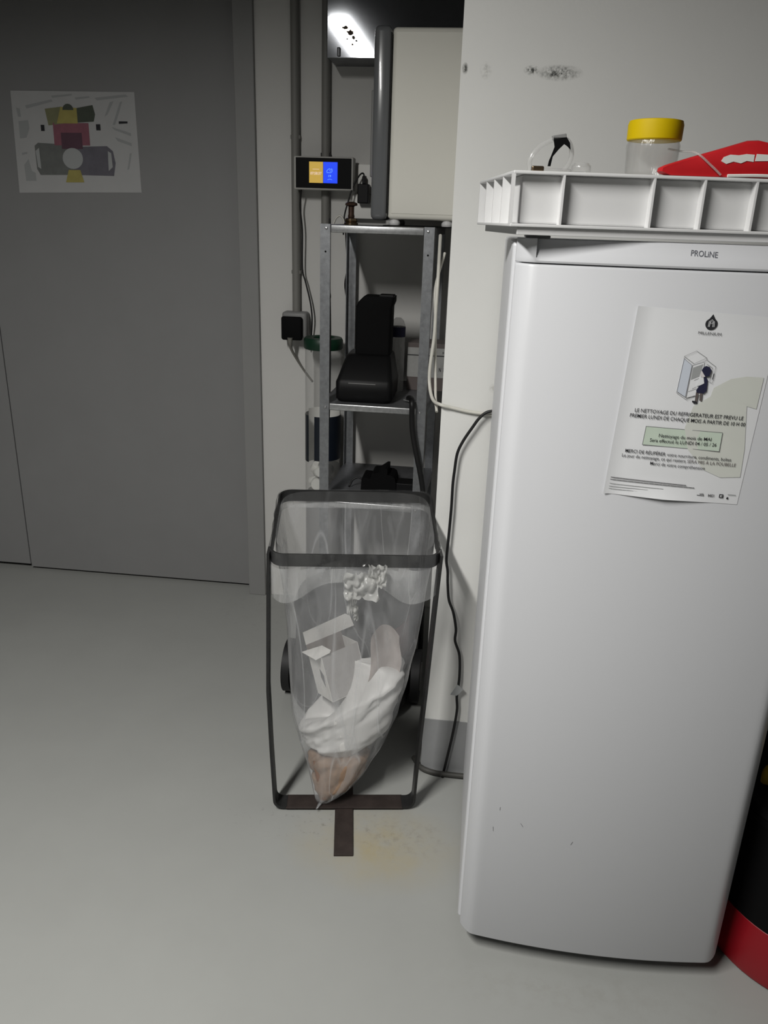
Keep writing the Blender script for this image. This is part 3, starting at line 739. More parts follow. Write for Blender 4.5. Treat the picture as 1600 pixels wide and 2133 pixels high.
obj('film', loft(NB(), rings[1:], False, True), M_film, bag, sm=180)
obj('stretched_band', loft(NB(), rings[:2], False, False), M_filmtight, bag, sm=180)
# tail of the bag bottom
bm = NB(); tube(bm, [(-0.058, 0.006, 0.018), (-0.066, -0.008, 0.016), (-0.072, -0.022, 0.0145)], lambda t: 0.010*(1-0.7*t), 8, 4, 0.5)
obj('bag_tip', bm, M_film, bag, sm=180)
# cuff folded over the outside of the rim
def cuff():
    pts = rrect(RX0-0.0035, RX1+0.0035, RY0-0.0035, RY1+0.0035, 0.0335, 8)
    dense = []
    for a, b in zip(pts, pts[1:]+pts[:1]):
        n_ = max(1, int(math.hypot(b[0]-a[0], b[1]-a[1])/0.008))
        for k in range(n_): dense.append((a[0]+(b[0]-a[0])*k/n_, a[1]+(b[1]-a[1])*k/n_))
    rows = 14; grid = []
    for x, y in dense:
        front = max(0, min(1, (0.03-y)/0.03))
        u = (x-RX0)/(RX1-RX0)
        lowf = 0.118 - 0.062*math.exp(-((u-0.47)/0.20)**2) + 0.010*math.sin(u*17)
        side = 0.060 + 0.03*max(0, 1-(y-RY0)/0.12) + 0.008*math.sin(y*60)
        low = front*lowf + (1-front)*side
        col = []
        for r_ in range(rows+1):
            t = r_/rows
            z = rimz(y) + 0.002 - low*t
            off = 0.0 + 0.006*math.sin(PI*t)*math.sin(u*23+t*3+y*30) + 0.004*noise.noise(Vector((x*30, y*30, t*3)))
            g_ = front*math.exp(-((u-0.47)/0.14)**2)*0.010*t
            inw = 0.014*max(0, t-0.35)*front
            nx, ny = (0, -1) if front > 0.5 else ((-1, 0) if x < RX0+0.02 else ((1, 0) if x > RX1-0.02 else (0, 1)))
            q = max(0, off) + g_ - inw*0.3
            col.append(Vector((x+nx*q, y+ny*q, z)))
        grid.append(col)
    bm = NB(); n_ = len(grid); out = []
    for part in (0, 1):
        bm = NB(); V = [[bm.verts.new(p) for p in c] for c in grid]
        for i in range(n_):
            for r_ in range(rows):
                top = grid[i][r_].z > rimz(grid[i][r_].y) - 0.030
                if top == (part == 0): bm.faces.new((V[i][r_], V[(i+1) % n_][r_], V[(i+1) % n_][r_+1], V[i][r_+1]))
        bmesh.ops.delete(bm, geom=[v for v in bm.verts if not v.link_faces], context='VERTS')
        out.append(bm)
    return out
cf = cuff()
obj('cuff_band', cf[0], M_filmtight, bag, sm=180)
obj('cuff_skirt', cf[1], M_cuff, bag, sm=180)
# gathered knot at the front
rnd = random.Random(7)
bm = NB()
def ruffle(x0, x1, z0, z1, amp, seed):
    n_, m_ = 26, 14; G = []
    for i in range(n_+1):
        row = []
        for k in range(m_+1):
            u, v = i/n_, k/m_
            x = x0+(x1-x0)*u + amp*0.6*noise.noise(Vector((u*4, v*4, seed)))
            z = z0+(z1-z0)*v + amp*0.7*noise.noise(Vector((u*5, v*3, seed+7)))*v
            y = RY0-0.012 - amp*abs(noise.noise(Vector((u*4.5+v*1.5, v*3.0-u, seed)))*2.4) - 0.004*noise.noise(Vector((u*9, v*9, seed)))
            row.append(bm.verts.new((x, y, z)))
        G.append(row)
    for i in range(n_):
        for k in range(m_): bm.faces.new((G[i][k], G[i+1][k], G[i+1][k+1], G[i][k+1]))
ruffle(-0.008, 0.070, 0.692, 0.628, 0.014, 1.3)
ruffle(0.045, 0.088, 0.712, 0.655, 0.010, 4.1)
ruffle(-0.002, 0.020, 0.645, 0.588, 0.009, 8.8)
ruffle(0.012, 0.024, 0.605, 0.570, 0.006, 2.2)
obj('knot', bm, M_knot, bag, sm=180)

# ------------------------------------------------------------------ rubbish inside the bag
def blob(rings_, seg, fn): pass
def lumpy(cx_, cy_, cz_, rx, ry, rz_, tilt, amp, seed, e=2.4, seg=56, rows=30):
    rings = []
    for i in range(1, rows):
        ph = PI*i/rows - PI/2
        row = []
        for k in range(seg):
            th = 2*PI*k/seg
            d = Vector((math.cos(ph)*math.cos(th), math.cos(ph)*math.sin(th), math.sin(ph)))
            n = noise.noise(d*1.7+Vector((seed, 0, 0)))*0.5
            n += 0.55*(0.5-abs(noise.noise(Vector((d.x*2.2+seed+d.z*1.8, d.y*2.2, d.z*3.2-d.x*2.2)))*2))*0.5
            n += 0.22*(0.5-abs(noise.noise(d*5.5+Vector((0, seed, 2))))*2)
            m_ = 1 + amp*n
            p = Vector((d.x*rx*m_, d.y*ry*m_, d.z*rz_*m_))
            p.z += p.x*tilt
            row.append(Vector((cx_, cy_, cz_))+p)
        rings.append(row)
    return loft(NB(), rings)
def packed(zbot, ztop, scale, fold, seed, rows=40):
    rings = []
    for i in range(rows+1):
        v = i/rows; row = []
        for k in range(NB_A):
            x = 0.0
            for it in range(3):
                z = zbot + min(1.0, v/0.78)*(ztop(x)-zbot)
                x, y = bag_ring(z, 0.0)[k]
            x0, x1, y0, y1 = interp(BT, z)
            cx_, cy_ = (x0+x1)/2, (y0+y1)/2
            sh_ = scale*min(1.0, 0.55+2.2*v)
            if v > 0.78: sh_ *= max(0.05, math.cos((v-0.78)/0.22*PI/2*0.97))
            w_ = z - 0.62*x
            d = fold*(abs(noise.noise(Vector((w_*26+seed, x*5, y*7))))*2 - 0.35) + 0.4*fold*noise.noise(Vector((x*45, y*45, w_*70+seed)))
            sh_ -= max(0.0, d)*4.0
            zz = z + (0.02*math.sin((v-0.78)/0.22*PI/2) if v > 0.78 else 0) + 0.006*noise.noise(Vector((x*30, y*30, seed)))*v
            row.append(Vector((cx_+(x-cx_)*sh_, cy_+(y-cy_)*sh_, zz)))
        rings.append(row)
    return loft(NB(), rings)
bx = tag(obj('white_sack', packed(0.138, lambda x: 0.282+0.55*x, 0.955, 0.040, 3.0), M_sack, sm=80), 'crumpled white plastic sack in the middle of the clear waste bag', 'sack')
bx.location = SO; bx.rotation_euler = (0, 0, SA)
wst = thing('food_waste', 'brown stained paper and food waste at the bottom tip of the clear bag', 'food waste', SO, SA)
obj('paper_wad', packed(0.022, lambda x: 0.128, 0.93, 0.045, 11.0, 24), M_waste, wst, sm=60)
bm = NB(); tube(bm, [(-0.050, 0.004, 0.030), (-0.061, 0.006, 0.06), (-0.072, 0.014, 0.10), (-0.080, 0.024, 0.13)], lambda t: 0.010*(1-0.55*t), 8, 5)
obj('amber_residue', bm, M_amber, wst, sm=80)
# opened white carton
ct = thing('opened_carton', 'opened white carton with raised flaps inside the clear waste bag', 'carton', SL(-0.034, 0.036, 0.300), SA)
ct.rotation_euler = (R(-14), R(-8), SA+R(30))
wv, dv, hv = 0.104, 0.086, 0.124
obj('front_panel', B(0, wv, 0, 0.0012, 0, hv), M_cardfront, ct)
obj('back_panel', B(0, wv, dv, dv+0.0012, 0, hv+0.012), M_cardin, ct)
obj('left_panel', B(-0.0012, 0, 0, dv, 0, hv), M_card, ct)
obj('right_panel', B(wv, wv+0.0012, 0, dv, 0, hv), M_card, ct)
obj('bottom_panel', B(0, wv, 0, dv, -0.0012, 0), M_card, ct)
bm = NB(); prism(bm, [(0, 0), (0.040, -0.006), (0.048, 0.004), (0.048, 0.056), (0.0, dv)], lambda u, v: Vector((u, v, hv)), (0, 0, 0.0012))
o = obj('side_flap', bm, M_card, ct); o.rotation_euler = (0, R(-8), 0)
bm = NB(); prism(bm, [(0, 0), (0.145, 0.0), (0.140, 0.03), (0.128, 0.04), (0.0, 0.035)], lambda u, v: Vector((u, dv+0.002, hv+0.012) ) + Vector((0, 0, v)), (0, 0.0012, 0))
o = obj('long_flap', bm, M_card, ct)
bm = NB(); prism(bm, [(0.012, 0.07), (0.03, 0.085), (0.034, 0.06), (0.018, 0.035)], lambda u, v: Vector((-0.0016, u, v)), (0.0003, 0, 0)); obj('dark_print', bm, M_inkg, ct)
# white paper wrapper on the right
bm = NB(); n_, m_ = 14, 16; G = []
for i in range(n_+1):
    row = []
    for k in range(m_+1):
        u, v = i/n_, k/m_
        x = 0.052+0.082*u + 0.012*v*(1-u) + 0.004*math.sin(v*5); z = 0.345 + 0.150*v + 0.03*u*(1-v) - 0.02*(abs(u-0.5)*2)**3*v
        y = 0.048 + 0.018*math.sin(PI*u*0.9) + 0.016*v - 0.012*math.sin(u*6+v*2)*0.5 + 0.006*noise.noise(Vector((u*4, v*4, 2)))
        row.append(bm.verts.new((x, y, z)))
    G.append(row)
for i in range(n_):
    for k in range(m_): bm.faces.new((G[i][k], G[i+1][k], G[i+1][k+1], G[i][k+1]))
bmesh.ops.solidify(bm, geom=list(bm.faces), thickness=0.0015)
bx = tag(obj('paper_wrapper', bm, M_pinkpaper, sm=60), 'crumpled white paper wrapper standing beside the carton in the clear bag', 'wrapper')
bx.location = SO; bx.rotation_euler = (0, 0, SA)

# ------------------------------------------------------------------ vacuum cleaner behind the bag
vc = thing('canister_vacuum', 'black and dark red canister vacuum cleaner on the floor behind the waste bag', 'vacuum cleaner', (-0.325, 2.185, 0))
bm = NB(); lathe(bm, [(0.15, 0.022), (0.185, 0.03), (0.19, 0.06), (0.185, 0.17), (0.172, 0.185)], (0, 0), 48); obj('base', bm, M_black, vc, sm=35)
bm = NB(); lathe(bm, [(0.170, 0.185), (0.176, 0.19), (0.174, 0.325), (0.168, 0.33)], (0, 0), 48); obj('drum', bm, M_black, vc, sm=35)
obj('red_side_panel', loft(NB(), [[Vector((r*math.cos(R(a)), r*math.sin(R(a)), z)) for r, z in ((0.172, 0.20), (0.1775, 0.205), (0.1765, 0.315), (0.172, 0.32))] for a in range(-62, 31, 6)]), M_dred, vc, sm=35)
bm = NB(); lathe(bm, [(0.178, 0.330), (0.180, 0.345), (0.165, 0.385), (0.11, 0.415), (0.05, 0.42)], (0, 0), 48); obj('motor_head', bm, M_black, vc, sm=35)
for s in (-1, 1):
    bm = NB(); cyl(bm, (s*0.192, 0.03, 0.085), (s*0.218, 0.03, 0.085), 0.085, 32); wv_ = obj('wheel', bm, M_rubber, vc, sm=35)
    bm = NB(); cyl(bm, (s*0.2175, 0.03, 0.085), (s*0.221, 0.03, 0.085), 0.045, 24); obj('hub_cap', bm, M_greybox, wv_, sm=35)
for s in (-1, 1):
    bm = NB(); lathe(bm, [(0.012, 0.0), (0.018, 0.01), (0.012, 0.024)], (s*0.08, -0.15), 12); obj('castor', bm, M_rubber, vc, sm=40)
bm = NB(); tube(bm, [(-0.06, 0, 0.41), (-0.055, 0, 0.455), (0, 0, 0.468), (0.055, 0, 0.455), (0.06, 0, 0.41)], 0.012, 10); obj('carry_handle', bm, M_black, vc, sm=60)
bm = NB(); cyl(bm, (0.0, -0.168, 0.28), (0.0, -0.20, 0.28), 0.026, 20); obj('hose_port', bm, M_black, vc, sm=40)

# ------------------------------------------------------------------ metal shelf
SX0, SX1, SY0, SY1 = 0.0, 0.331, 0.0, 0.44
sh = thing('metal_shelf', 'narrow galvanised metal shelf rack standing in the wall recess', 'shelf', (-0.473, 2.40, 0), R(-1.3))
def angle_post(x, y, sx, sy):
    bm = NB(); wd, tk = 0.0295, 0.002
    poly = [(0, 0), (wd*sx, 0), (wd*sx, tk*sy), (tk*sx, tk*sy), (tk*sx, wd*sy), (0, wd*sy)]
    return prism(bm, poly, lambda u, v: Vector((x+u, y+v, 0.0)), (0, 0, 1.436))
for x, y, sx, sy in ((SX0, SY0, 1, 1), (SX1, SY0, -1, 1), (SX0, SY1, 1, -1), (SX1, SY1, -1, -1)):
    p = obj('post', angle_post(x, y, sx, sy), M_galv, sh)
    if sy > 0:
        for z in (1.424, 0.900, 0.580):
            bm = NB(); lathe(bm, [(0.0001, 0.0036), (0.003, 0.003), (0.0042, 0.0)], (0, 0), 10, True, True)
            o = obj('bolt', bm, M_bolt, p, loc=(x+sx*0.018, y-0.0002, z)); o.rotation_euler = (R(90), 0, 0)
    if sy > 0:
        bm = NB(); cyl(bm, (0, 0, 0), (0, -0.0006, 0), 0.0028, 10); obj('post_hole', bm, M_blackm, p, loc=(x+sx*0.016, y, 1.36))
for zt in (1.434, 0.912, 0.592, 0.14):
    d = obj('shelf_deck', B(SX0+0.003, SX1-0.003, SY0+0.003, SY1-0.003, zt-0.0015, zt), M_deck, sh)
    bm = NB(); box(bm, SX0+0.0298, SX1-0.0298, SY0-0.0005, SY0+0.010, zt-0.021, zt+0.0008, 0.0035, 3); obj('front_lip', bm, M_lip, d, sm=50)
    obj('back_lip', B(SX0+0.0298, SX1-0.0298, SY1-0.0025, SY1+0.0005, zt-0.021, zt), M_deck, d)
    obj('side_lip', B(SX0-0.0005, SX0+0.0025, SY0+0.03, SY1-0.03, zt-0.021, zt), M_deck, d)
    obj('side_lip', B(SX1-0.0025, SX1+0.0005, SY0+0.03, SY1-0.03, zt-0.021, zt), M_deck, d)

# ------------------------------------------------------------------ things on the top shelf
tag(obj('dark_board', B(-0.300, -0.082, 2.470, 2.690, 1.4345, 1.4375, 0.0008), M_blackm), 'thin black board under the cream cabinet on the top shelf', 'board')
cb = thing('cream_cabinet', 'cream enamel tabletop cabinet with a smoked plastic door on the top shelf', 'cabinet')
obj('body', B(-0.290, -0.086, 2.490, 2.690, 1.4535, 1.950, 0.012, 4), M_cream, cb, sm=40)
fr = obj('front_inset', B(-0.279, -0.086+0.0005, 2.4885, 2.4915, 1.470, 1.938, 0.001), M_cream, cb)
for x in (-0.270, -0.114):
    for y in (2.512, 2.665):
        bm = NB(); lathe(bm, [(0.015, 1.4377), (0.0165, 1.440), (0.0165, 1.446), (0.012, 1.4540)], (x, y), 20); obj('foot', bm, M_tray, cb, sm=40)
dr = obj('smoked_door', B(-0.340, -0.2905, 2.478, 2.700, 1.4500, 1.953, 0.016, 4), M_smoke, cb, sm=40)
obj('door_lining', B(-0.328, -0.318, 2.50, 2.68, 1.47, 1.62, 0.003), M_greybox, dr)
obj('door_edge', B(-0.3005, -0.2902, 2.484, 2.488, 1.470, 1.935, 0.001), M_black, dr)
obj('handle', B(-0.352, -0.3405, 2.54, 2.56, 1.57, 1.80, 0.003), M_greybox, cb)
vl = thing('rusty_valve', 'small rusty brass valve with a spool head on the top shelf', 'valve', (-0.393, 2.462, 1.4342))
bm = NB(); lathe(bm, [(0.020, 0.0), (0.021, 0.006), (0.017, 0.008), (0.0195, 0.012), (0.017, 0.018), (0.010, 0.020)], (0, 0), 12); obj('flange', bm, M_brass, vl, sm=30)
bm = NB(); lathe(bm, [(0.009, 0.020), (0.010, 0.024), (0.0085, 0.03), (0.0085, 0.05), (0.010, 0.052)], (0, 0), 16); obj('neck', bm, M_rust, vl, sm=30)
bm = NB(); lathe(bm, [(0.010, 0.052), (0.018, 0.054), (0.0175, 0.060), (0.009, 0.064)], (0, 0), 8); obj('cap', bm, M_rust, vl, sm=20)
bm = NB(); tube(bm, [(-0.470, 2.60, 1.436), (-0.462, 2.60, 1.452), (-0.450, 2.60, 1.459), (-0.440, 2.60, 1.449), (-0.437, 2.60, 1.436)], 0.003, 8)
tag(obj('white_cable_loop', bm, M_cabwhite, sm=60), 'short loop of white cable behind the rusty valve', 'cable')

# ------------------------------------------------------------------ wall services
hd = thing('steel_hood', 'stained stainless steel box fixed high on the recess wall', 'steel box')
obj('front_sheet', B(-0.518, PX-0.002, 2.728, 2.733, 1.912, CZ-0.002, 0.001), M_steel, hd)
obj('side_sheet', B(-0.518, -0.515, 2.733, WY, 1.912, CZ-0.002), M_steel, hd)
obj('bottom_sheet', B(-0.515, PX-0.002, 2.733, WY, 1.912, 1.915), M_deck, hd)
bm = NB(); box(bm, -0.487, -0.476, 2.722, 2.7285, 1.915, 1.940, 0.003); obj('latch', bm, M_deck, hd)
rnd = random.Random(5)
M_glue = mat('brown_residue', (84, 74, 66), 0.8)
for gx, gz, gs in ((-0.463, 1.992, 0.010), (-0.447, 1.980, 0.013), (-0.456, 1.962, 0.005), (-0.436, 1.966, 0.009), (-0.428, 1.958, 0.007), (-0.440, 1.948, 0.005)):
    poly = [(gx+gs*rnd.uniform(0.4, 1.1)*math.cos(a*2*PI/11+0.5), gz+gs*0.6*rnd.uniform(0.4, 1.1)*math.sin(a*2*PI/11+0.5)) for a in range(11)]
    obj('residue_patch', prism(NB(), poly, lambda u, v: Vector((u, 2.7274, v)), (0, 0.0008, 0)), M_glue, hd)
bm = NB(); tube(bm, [(-0.648, 2.8585, CZ-0.002), (-0.648, 2.8585, 1.134)], 0.0145, 16)
c1 = thing('wall_conduit', 'grey plastic conduit running down the wall to the outlet box', 'conduit', group=None); obj('pipe', bm, M_conduit, c1, sm=60)
for z in (1.70, 1.27): obj('clip', B(-0.664, -0.632, 2.852, WY, z-0.006, z+0.006, 0.001), M_conduit, c1)
bm = NB(); tube(bm, [(-0.5455, 2.8585, CZ-0.002), (-0.5455, 2.8585, 0.002)], 0.0145, 16)
c2 = thing('wall_conduit', 'grey plastic conduit passing behind the small display down to the floor', 'conduit'); obj('pipe', bm, M_conduit, c2, sm=60)
for z in (1.648, 1.20): obj('clip', B(-0.5615, -0.5295, 2.852, WY, z-0.006, z+0.006, 0.001), M_black if z > 1.5 else M_conduit, c2)
dsp = thing('wall_display', 'small black-fronted display with a lit amber and blue screen on the wall', 'display')
obj('shell', B(-0.639, -0.441, 2.791, 2.842, 1.537, 1.639, 0.004, 3), M_plasticgrey, dsp, sm=40)
obj('bezel', B(-0.632, -0.447, 2.7895, 2.7912, 1.5425, 1.6345, 0.0005), M_screenblack, dsp)
sc = obj('amber_panel', B(-0.587, -0.541, 2.7888, 2.7896, 1.5585, 1.6225), M_scrY, dsp)
sb = obj('blue_panel', B(-0.540, -0.493, 2.7888, 2.7896, 1.5585, 1.6225), M_scrB, dsp)
SD = lambda x, z: Vector((x, 2.7884, z))
text_on('clock_digits', '07:58:37', (-0.583, 1.5835), (-0.5455, 1.5835), 0.0085, SD, M_scrW, sc, bold=0.02, shear=0.1)
obj('date_line', line_on(NB(), [(-0.575, 1.600), (-0.554, 1.600)], 0.0012, SD), M_scrW, sc)
bm = NB()
line_on(bm, [(-0.5275, 1.5905), (-0.5285, 1.595), (-0.5250, 1.5995), (-0.5195, 1.6025), (-0.5145, 1.6000), (-0.5105, 1.5975), (-0.5110, 1.5935), (-0.5150, 1.5905)], 0.0013, SD, True)
line_on(bm, [(-0.5200, 1.5985), (-0.5150, 1.5940)], 0.0010, SD); line_on(bm, [(-0.5130, 1.6030), (-0.5095, 1.6000)], 0.0010, SD)
obj('cloud_icon', bm, M_scrC, sb)
text_on('temperature', '19', (-0.5225, 1.5775), (-0.5140, 1.5775), 0.0060, SD, M_scrC, sb, bold=0.02)
obj('weather_line', line_on(NB(), [(-0.5255, 1.5690), (-0.5180, 1.5712), (-0.5110, 1.5690)], 0.0010, SD), M_scrC, sb)
# outlet box with a dark plug
ob = thing('outlet_box', 'grey wall outlet box with a dark front at the foot of the conduit', 'outlet')
obj('housing', B(-0.693, -0.603, 2.818, WY, 1.046, 1.136, 0.010, 3), M_greybox, ob, sm=40)
obj('cover', B(-0.692, -0.616, 2.800, 2.8185, 1.040, 1.122, 0.008, 3), M_blackm, ob, sm=40)
bm = NB(); tube(bm, [(-0.658, 2.796, 1.050), (-0.658, 2.798, 1.030), (-0.657, 2.815, 1.005), (-0.642, 2.845, 0.962), (-0.620, 2.862, 0.922), (-0.594, 2.866, 0.888)], lambda t: 0.0065*(1-t)**3+0.0038, 8)
obj('cord', bm, M_cabgrey, ob, sm=60)
# white power socket and black adapter
so = thing('power_socket', 'white wall power socket half hidden behind the smoked cabinet door', 'socket')
obj('upper_plate', B(-0.432, -0.345, 2.835, WY, 1.530, 1.622, 0.004), M_socket, so, sm=40)
obj('lower_plate', B(-0.450, -0.345, 2.835, WY, 1.452, 1.5295, 0.004), M_socket, so, sm=40)
ad = thing('black_adapter', 'black USB charger plugged into the white power socket', 'adapter')
obj('brick', B(-0.427, -0.390, 2.795, 2.835, 1.500, 1.560, 0.003), M_black, ad)
obj('plug', B(-0.4135, -0.4025, 2.805, 2.820, 1.560, 1.584, 0.002), M_black, ad)
bm = NB(); tube(bm, [(-0.408, 2.812, 1.582), (-0.411, 2.811, 1.592), (-0.422, 2.805, 1.586), (-0.443, 2.795, 1.548), (-0.455, 2.79, 1.508), (-0.468, 2.79, 1.46), (-0.470, 2.785, 1.40)], 0.0026, 8)
obj('cord', bm, M_cabblack, ad, sm=60)
def cable(name, pts, r, m, label, cat='cable'):
    bm = NB(); tube(bm, pts, r, 8, 6); return tag(obj(name, bm, m, sm=60), label, cat)
bm = NB(); tube(bm, [(-0.619, 2.815, 1.540), (-0.627, 2.83, 1.484), (-0.621, 2.836, 1.409), (-0.622, 2.84, 1.285), (-0.611, 2.84, 1.238), (-0.595, 2.84, 1.174), (-0.588, 2.84, 1.118), (-0.593, 2.85, 1.05), (-0.60, 2.86, 1.0)], 0.0028, 8); obj('cord', bm, M_cabblack, dsp, sm=60)
cable('hanging_cable', [(-0.482, 2.60, 1.45), (-0.4845, 2.60, 1.33), (-0.4815, 2.60, 1.242), (-0.478, 2.60, 1.122), (-0.478, 2.60, 1.03), (-0.478, 2.60, 0.95), (-0.479, 2.60, 0.86), (-0.484, 2.60, 0.70)], 0.0030, M_cabblack, 'thin black cable hanging down the left side of the metal shelf')
cable('thick_black_cable', [(-0.470, 2.860, 1.45), (-0.464, 2.862, 1.356), (-0.459, 2.862, 1.296), (-0.468, 2.862, 1.235), (-0.460, 2.862, 1.174), (-0.458, 2.862, 1.079), (-0.459, 2.862, 0.98), (-0.461, 2.862, 0.7), (-0.461, 2.862, 0.3), (-0.461, 2.862, 0.012)], 0.010, M_cabblack, 'thick black cable hanging against the wall behind the left rear shelf post')

# ------------------------------------------------------------------ collector tube left of the shelf
TC = (-0.534, 2.774)
tb = thing('collector_tube', 'tall clear battery collector tube with a dark green ring lid', 'collector', (TC[0], TC[1], 0))
bm = NB(); lathe(bm, [(0.0635, 0.004), (0.0635, 1.03)], (0, 0), 48, False, False); obj('clear_wall', bm, M_tubefilm, tb, sm=60)
bm = NB(); lathe(bm, [(0.066, 0.0), (0.066, 0.03), (0.062, 0.03), (0.062, 0.004)], (0, 0), 40); obj('foot_ring', bm, M_green, tb, sm=40)
bm = NB(); prof = [(0.0655, 1.022), (0.0685, 1.026), (0.0685, 1.052), (0.064, 1.060), (0.042, 1.062), (0.036, 1.058), (0.036, 1.045), (0.057, 1.040), (0.062, 1.022)]
rg = [[Vector((r*math.cos(2*PI*k/48), r*math.sin(2*PI*k/48), z)) for k in range(48)] for r, z in prof + [prof[0]]]
obj('green_lid', loft(bm, rg, False, False), M_green, tb, sm=40)
def band(z0, z1, a0, a1, r=0.0642):
    bm = NB(); n_ = 28; V = []
    for i in range(n_+1):
        a = R(a0+(a1-a0)*i/n_); V.append([bm.verts.new((r*math.cos(a), r*math.sin(a), z)) for z in (z0, z1)])
    for i in range(n_): bm.faces.new((V[i][0], V[i+1][0], V[i+1][1], V[i][1]))
    return bm
obj('navy_label', band(0.628, 0.790, 252, 370), M_navy, tb, sm=80)
obj('navy_label', band(0.618, 0.790, 150, 228), M_navy, tb, sm=80)
obj('bag_inside', band(0.60, 0.80, 20, 160, 0.061), M_socket, tb, sm=80)
# content: packed below, single cells on top
bm = NB(); lathe(bm, [(0.058, 0.006), (0.061, 0.02), (0.061, 0.47), (0.055, 0.50), (0.02, 0.505)], (0, 0), 28)
o = obj('battery_fill', bm, M_greybox, loc=(TC[0], TC[1], 0), sm=60); o['kind'] = 'stuff'; tag(o, 'packed used batteries filling the collector tube', 'batteries')
rnd = random.Random(11)
cells = [((-0.022, -0.034, 0.530), (85, 0, 10), 0.021, M_white, 'round white cell facing out low in the collector tube'), ((0.026, -0.030, 0.532), (80, 0, -20), 0.022, M_black, 'round black cell facing out low in the collector tube'),
         ((-0.038, 0.012, 0.532), (20, 70, 0), 0.016, M_white, 'white cell lying at the side of the collector tube'), ((0.02, 0.028, 0.530), (70, 20, 40), 0.018, M_greybox, 'grey cell at the back of the collector tube'),
         ((-0.012, -0.034, 0.575), (75, 0, 25), 0.018, M_white, 'tilted white cell above the round white one in the tube'), ((0.030, -0.026, 0.582), (90, 20, 0), 0.019, M_black, 'black cell above the round black one in the tube'),
         ((-0.034, -0.006, 0.588), (30, 30, 0), 0.015, M_socket, 'off-white cell leaning against the tube wall'), ((0.005, 0.0, 0.618), (60, 0, 60), 0.016, M_white, 'white cell on top of the heap in the collector tube')]
for (c, rot, r, m, lb) in cells:
    bm = NB(); lathe(bm, [(r*0.92, -0.02), (r, -0.018), (r, 0.018), (r*0.92, 0.02)], (0, 0), 24)
    o = tag(obj('battery_cell', bm, m, loc=(TC[0]+c[0]*0.8, TC[1]+c[1]*0.72, c[2]), sm=40), lb, 'battery', 'cells on top of the collector tube heap'); o.rotation_euler = tuple(R(v) for v in rot)

# ------------------------------------------------------------------ second shelf
bs = thing('battery_charger', 'black charger with an upright battery on the second shelf', 'charger', (-0.338, 2.52, 0.9122))
def rr_ring(x0, x1, y0, y1, r, z): return [Vector((x, y, z)) for x, y in rrect(x0, x1, y0, y1, r, 4)]
obj('base', loft(NB(), [rr_ring(-0.083, 0.076, -0.085, 0.09, 0.02, 0.0), rr_ring(-0.092, 0.086, -0.095, 0.095, 0.02, 0.012), rr_ring(-0.092, 0.088, -0.095, 0.095, 0.018, 0.062), rr_ring(-0.088, 0.085, -0.088, 0.095, 0.016, 0.072), rr_ring(-0.070, 0.072, -0.030, 0.095, 0.014, 0.135), rr_ring(-0.064, 0.068, -0.022, 0.095, 0.012, 0.140)]), M_black, bs, sm=40)
obj('front_line', B(-0.050, 0.035, -0.0965, -0.0945, 0.0605, 0.0625), M_greybox, bs)
obj('battery_pack', loft(NB(), [rr_ring(-0.044, 0.066, -0.008, 0.08, 0.008, 0.135), rr_ring(-0.044, 0.068, -0.008, 0.08, 0.008, 0.285), rr_ring(-0.036, 0.074, -0.010, 0.08, 0.008, 0.300), rr_ring(-0.020, 0.074, -0.010, 0.08, 0.008, 0.316)]), M_blackm, bs, sm=40)
obj('pack_latch', B(0.028, 0.074, -0.010, 0.04, 0.314, 0.323, 0.003), M_black, bs)
bt = thing('small_bottle', 'small clear bottle with a dark label band behind the charger', 'bottle', (-0.262, 2.655, 0.9122))
bm = NB(); lathe(bm, [(0.022, 0.0), (0.0245, 0.004), (0.0245, 0.215), (0.018, 0.232), (0.009, 0.240)], (0, 0), 24); obj('glass_body', bm, M_cleartube, bt, sm=50)
bm = NB(); lathe(bm, [(0.0250, 0.180), (0.0250, 0.212)], (0, 0), 24, False, False); obj('label_band', bm, M_inkn, bt, sm=60)
kb = thing('labelled_box', 'white labelled carton box at the rear right of the second shelf', 'box', (0, 0, 0.9122))
obj('carton', B(-0.229, -0.084, 2.680, 2.790, 0.0, 0.158, 0.001), M_trous, kb)
obj('white_label', B(-0.229, -0.0845, 2.6793, 2.6805, 0.045, 0.143), mat('box_label_shaded', (152, 152, 150), 0.7, var=0.1, scale=40), kb)  # white label with the recess shade mixed into its colour
obj('black_rule', B(-0.229, -0.0845, 2.6786, 2.6794, 0.1165, 0.1195), M_ink, kb)
SK = lambda x, z: Vector((x, 2.6785, z+0.008))
text_on('box_lettering', 'H', (-0.1120, 0.1175), (-0.1040, 0.1175), 0.008, SK, M_ink, kb, bold=0.02)
for i, (x, s) in enumerate(((-0.138, 'N'), (-0.122, 'N'), (-0.107, 'M'))):
    text_on('box_lettering', s, (x, 0.058), (x+0.007, 0.058), 0.014, SK, M_ink, kb, bold=0.02)
ky = thing('key_bunch', 'small bunch of metal keys on the second shelf beside the right post', 'keys', (-0.186, 2.470, 0.9128))
bm = NB(); rg = [( 0.009*math.cos(2*PI*k/16), 0.009*math.sin(2*PI*k/16), 0.014) for k in range(17)]; tube(bm, rg, 0.0012, 6, 1); o = obj('ring', bm, M_bolt, ky, sm=60); o.rotation_euler = (R(60), 0, 0)
for i, a in enumerate((20, 75, 140)):
    bm = NB(); box(bm, -0.004, 0.004, 0.004, 0.034, 0, 0.0018); lathe(bm, [(0.008, 0.0), (0.008, 0.0018)], (0, 0.0), 12)
    o = obj('key', bm, M_bolt, ky, loc=(0.0, 0.0, 0.002*i)); o.rotation_euler = (R(8*i), 0, R(a))
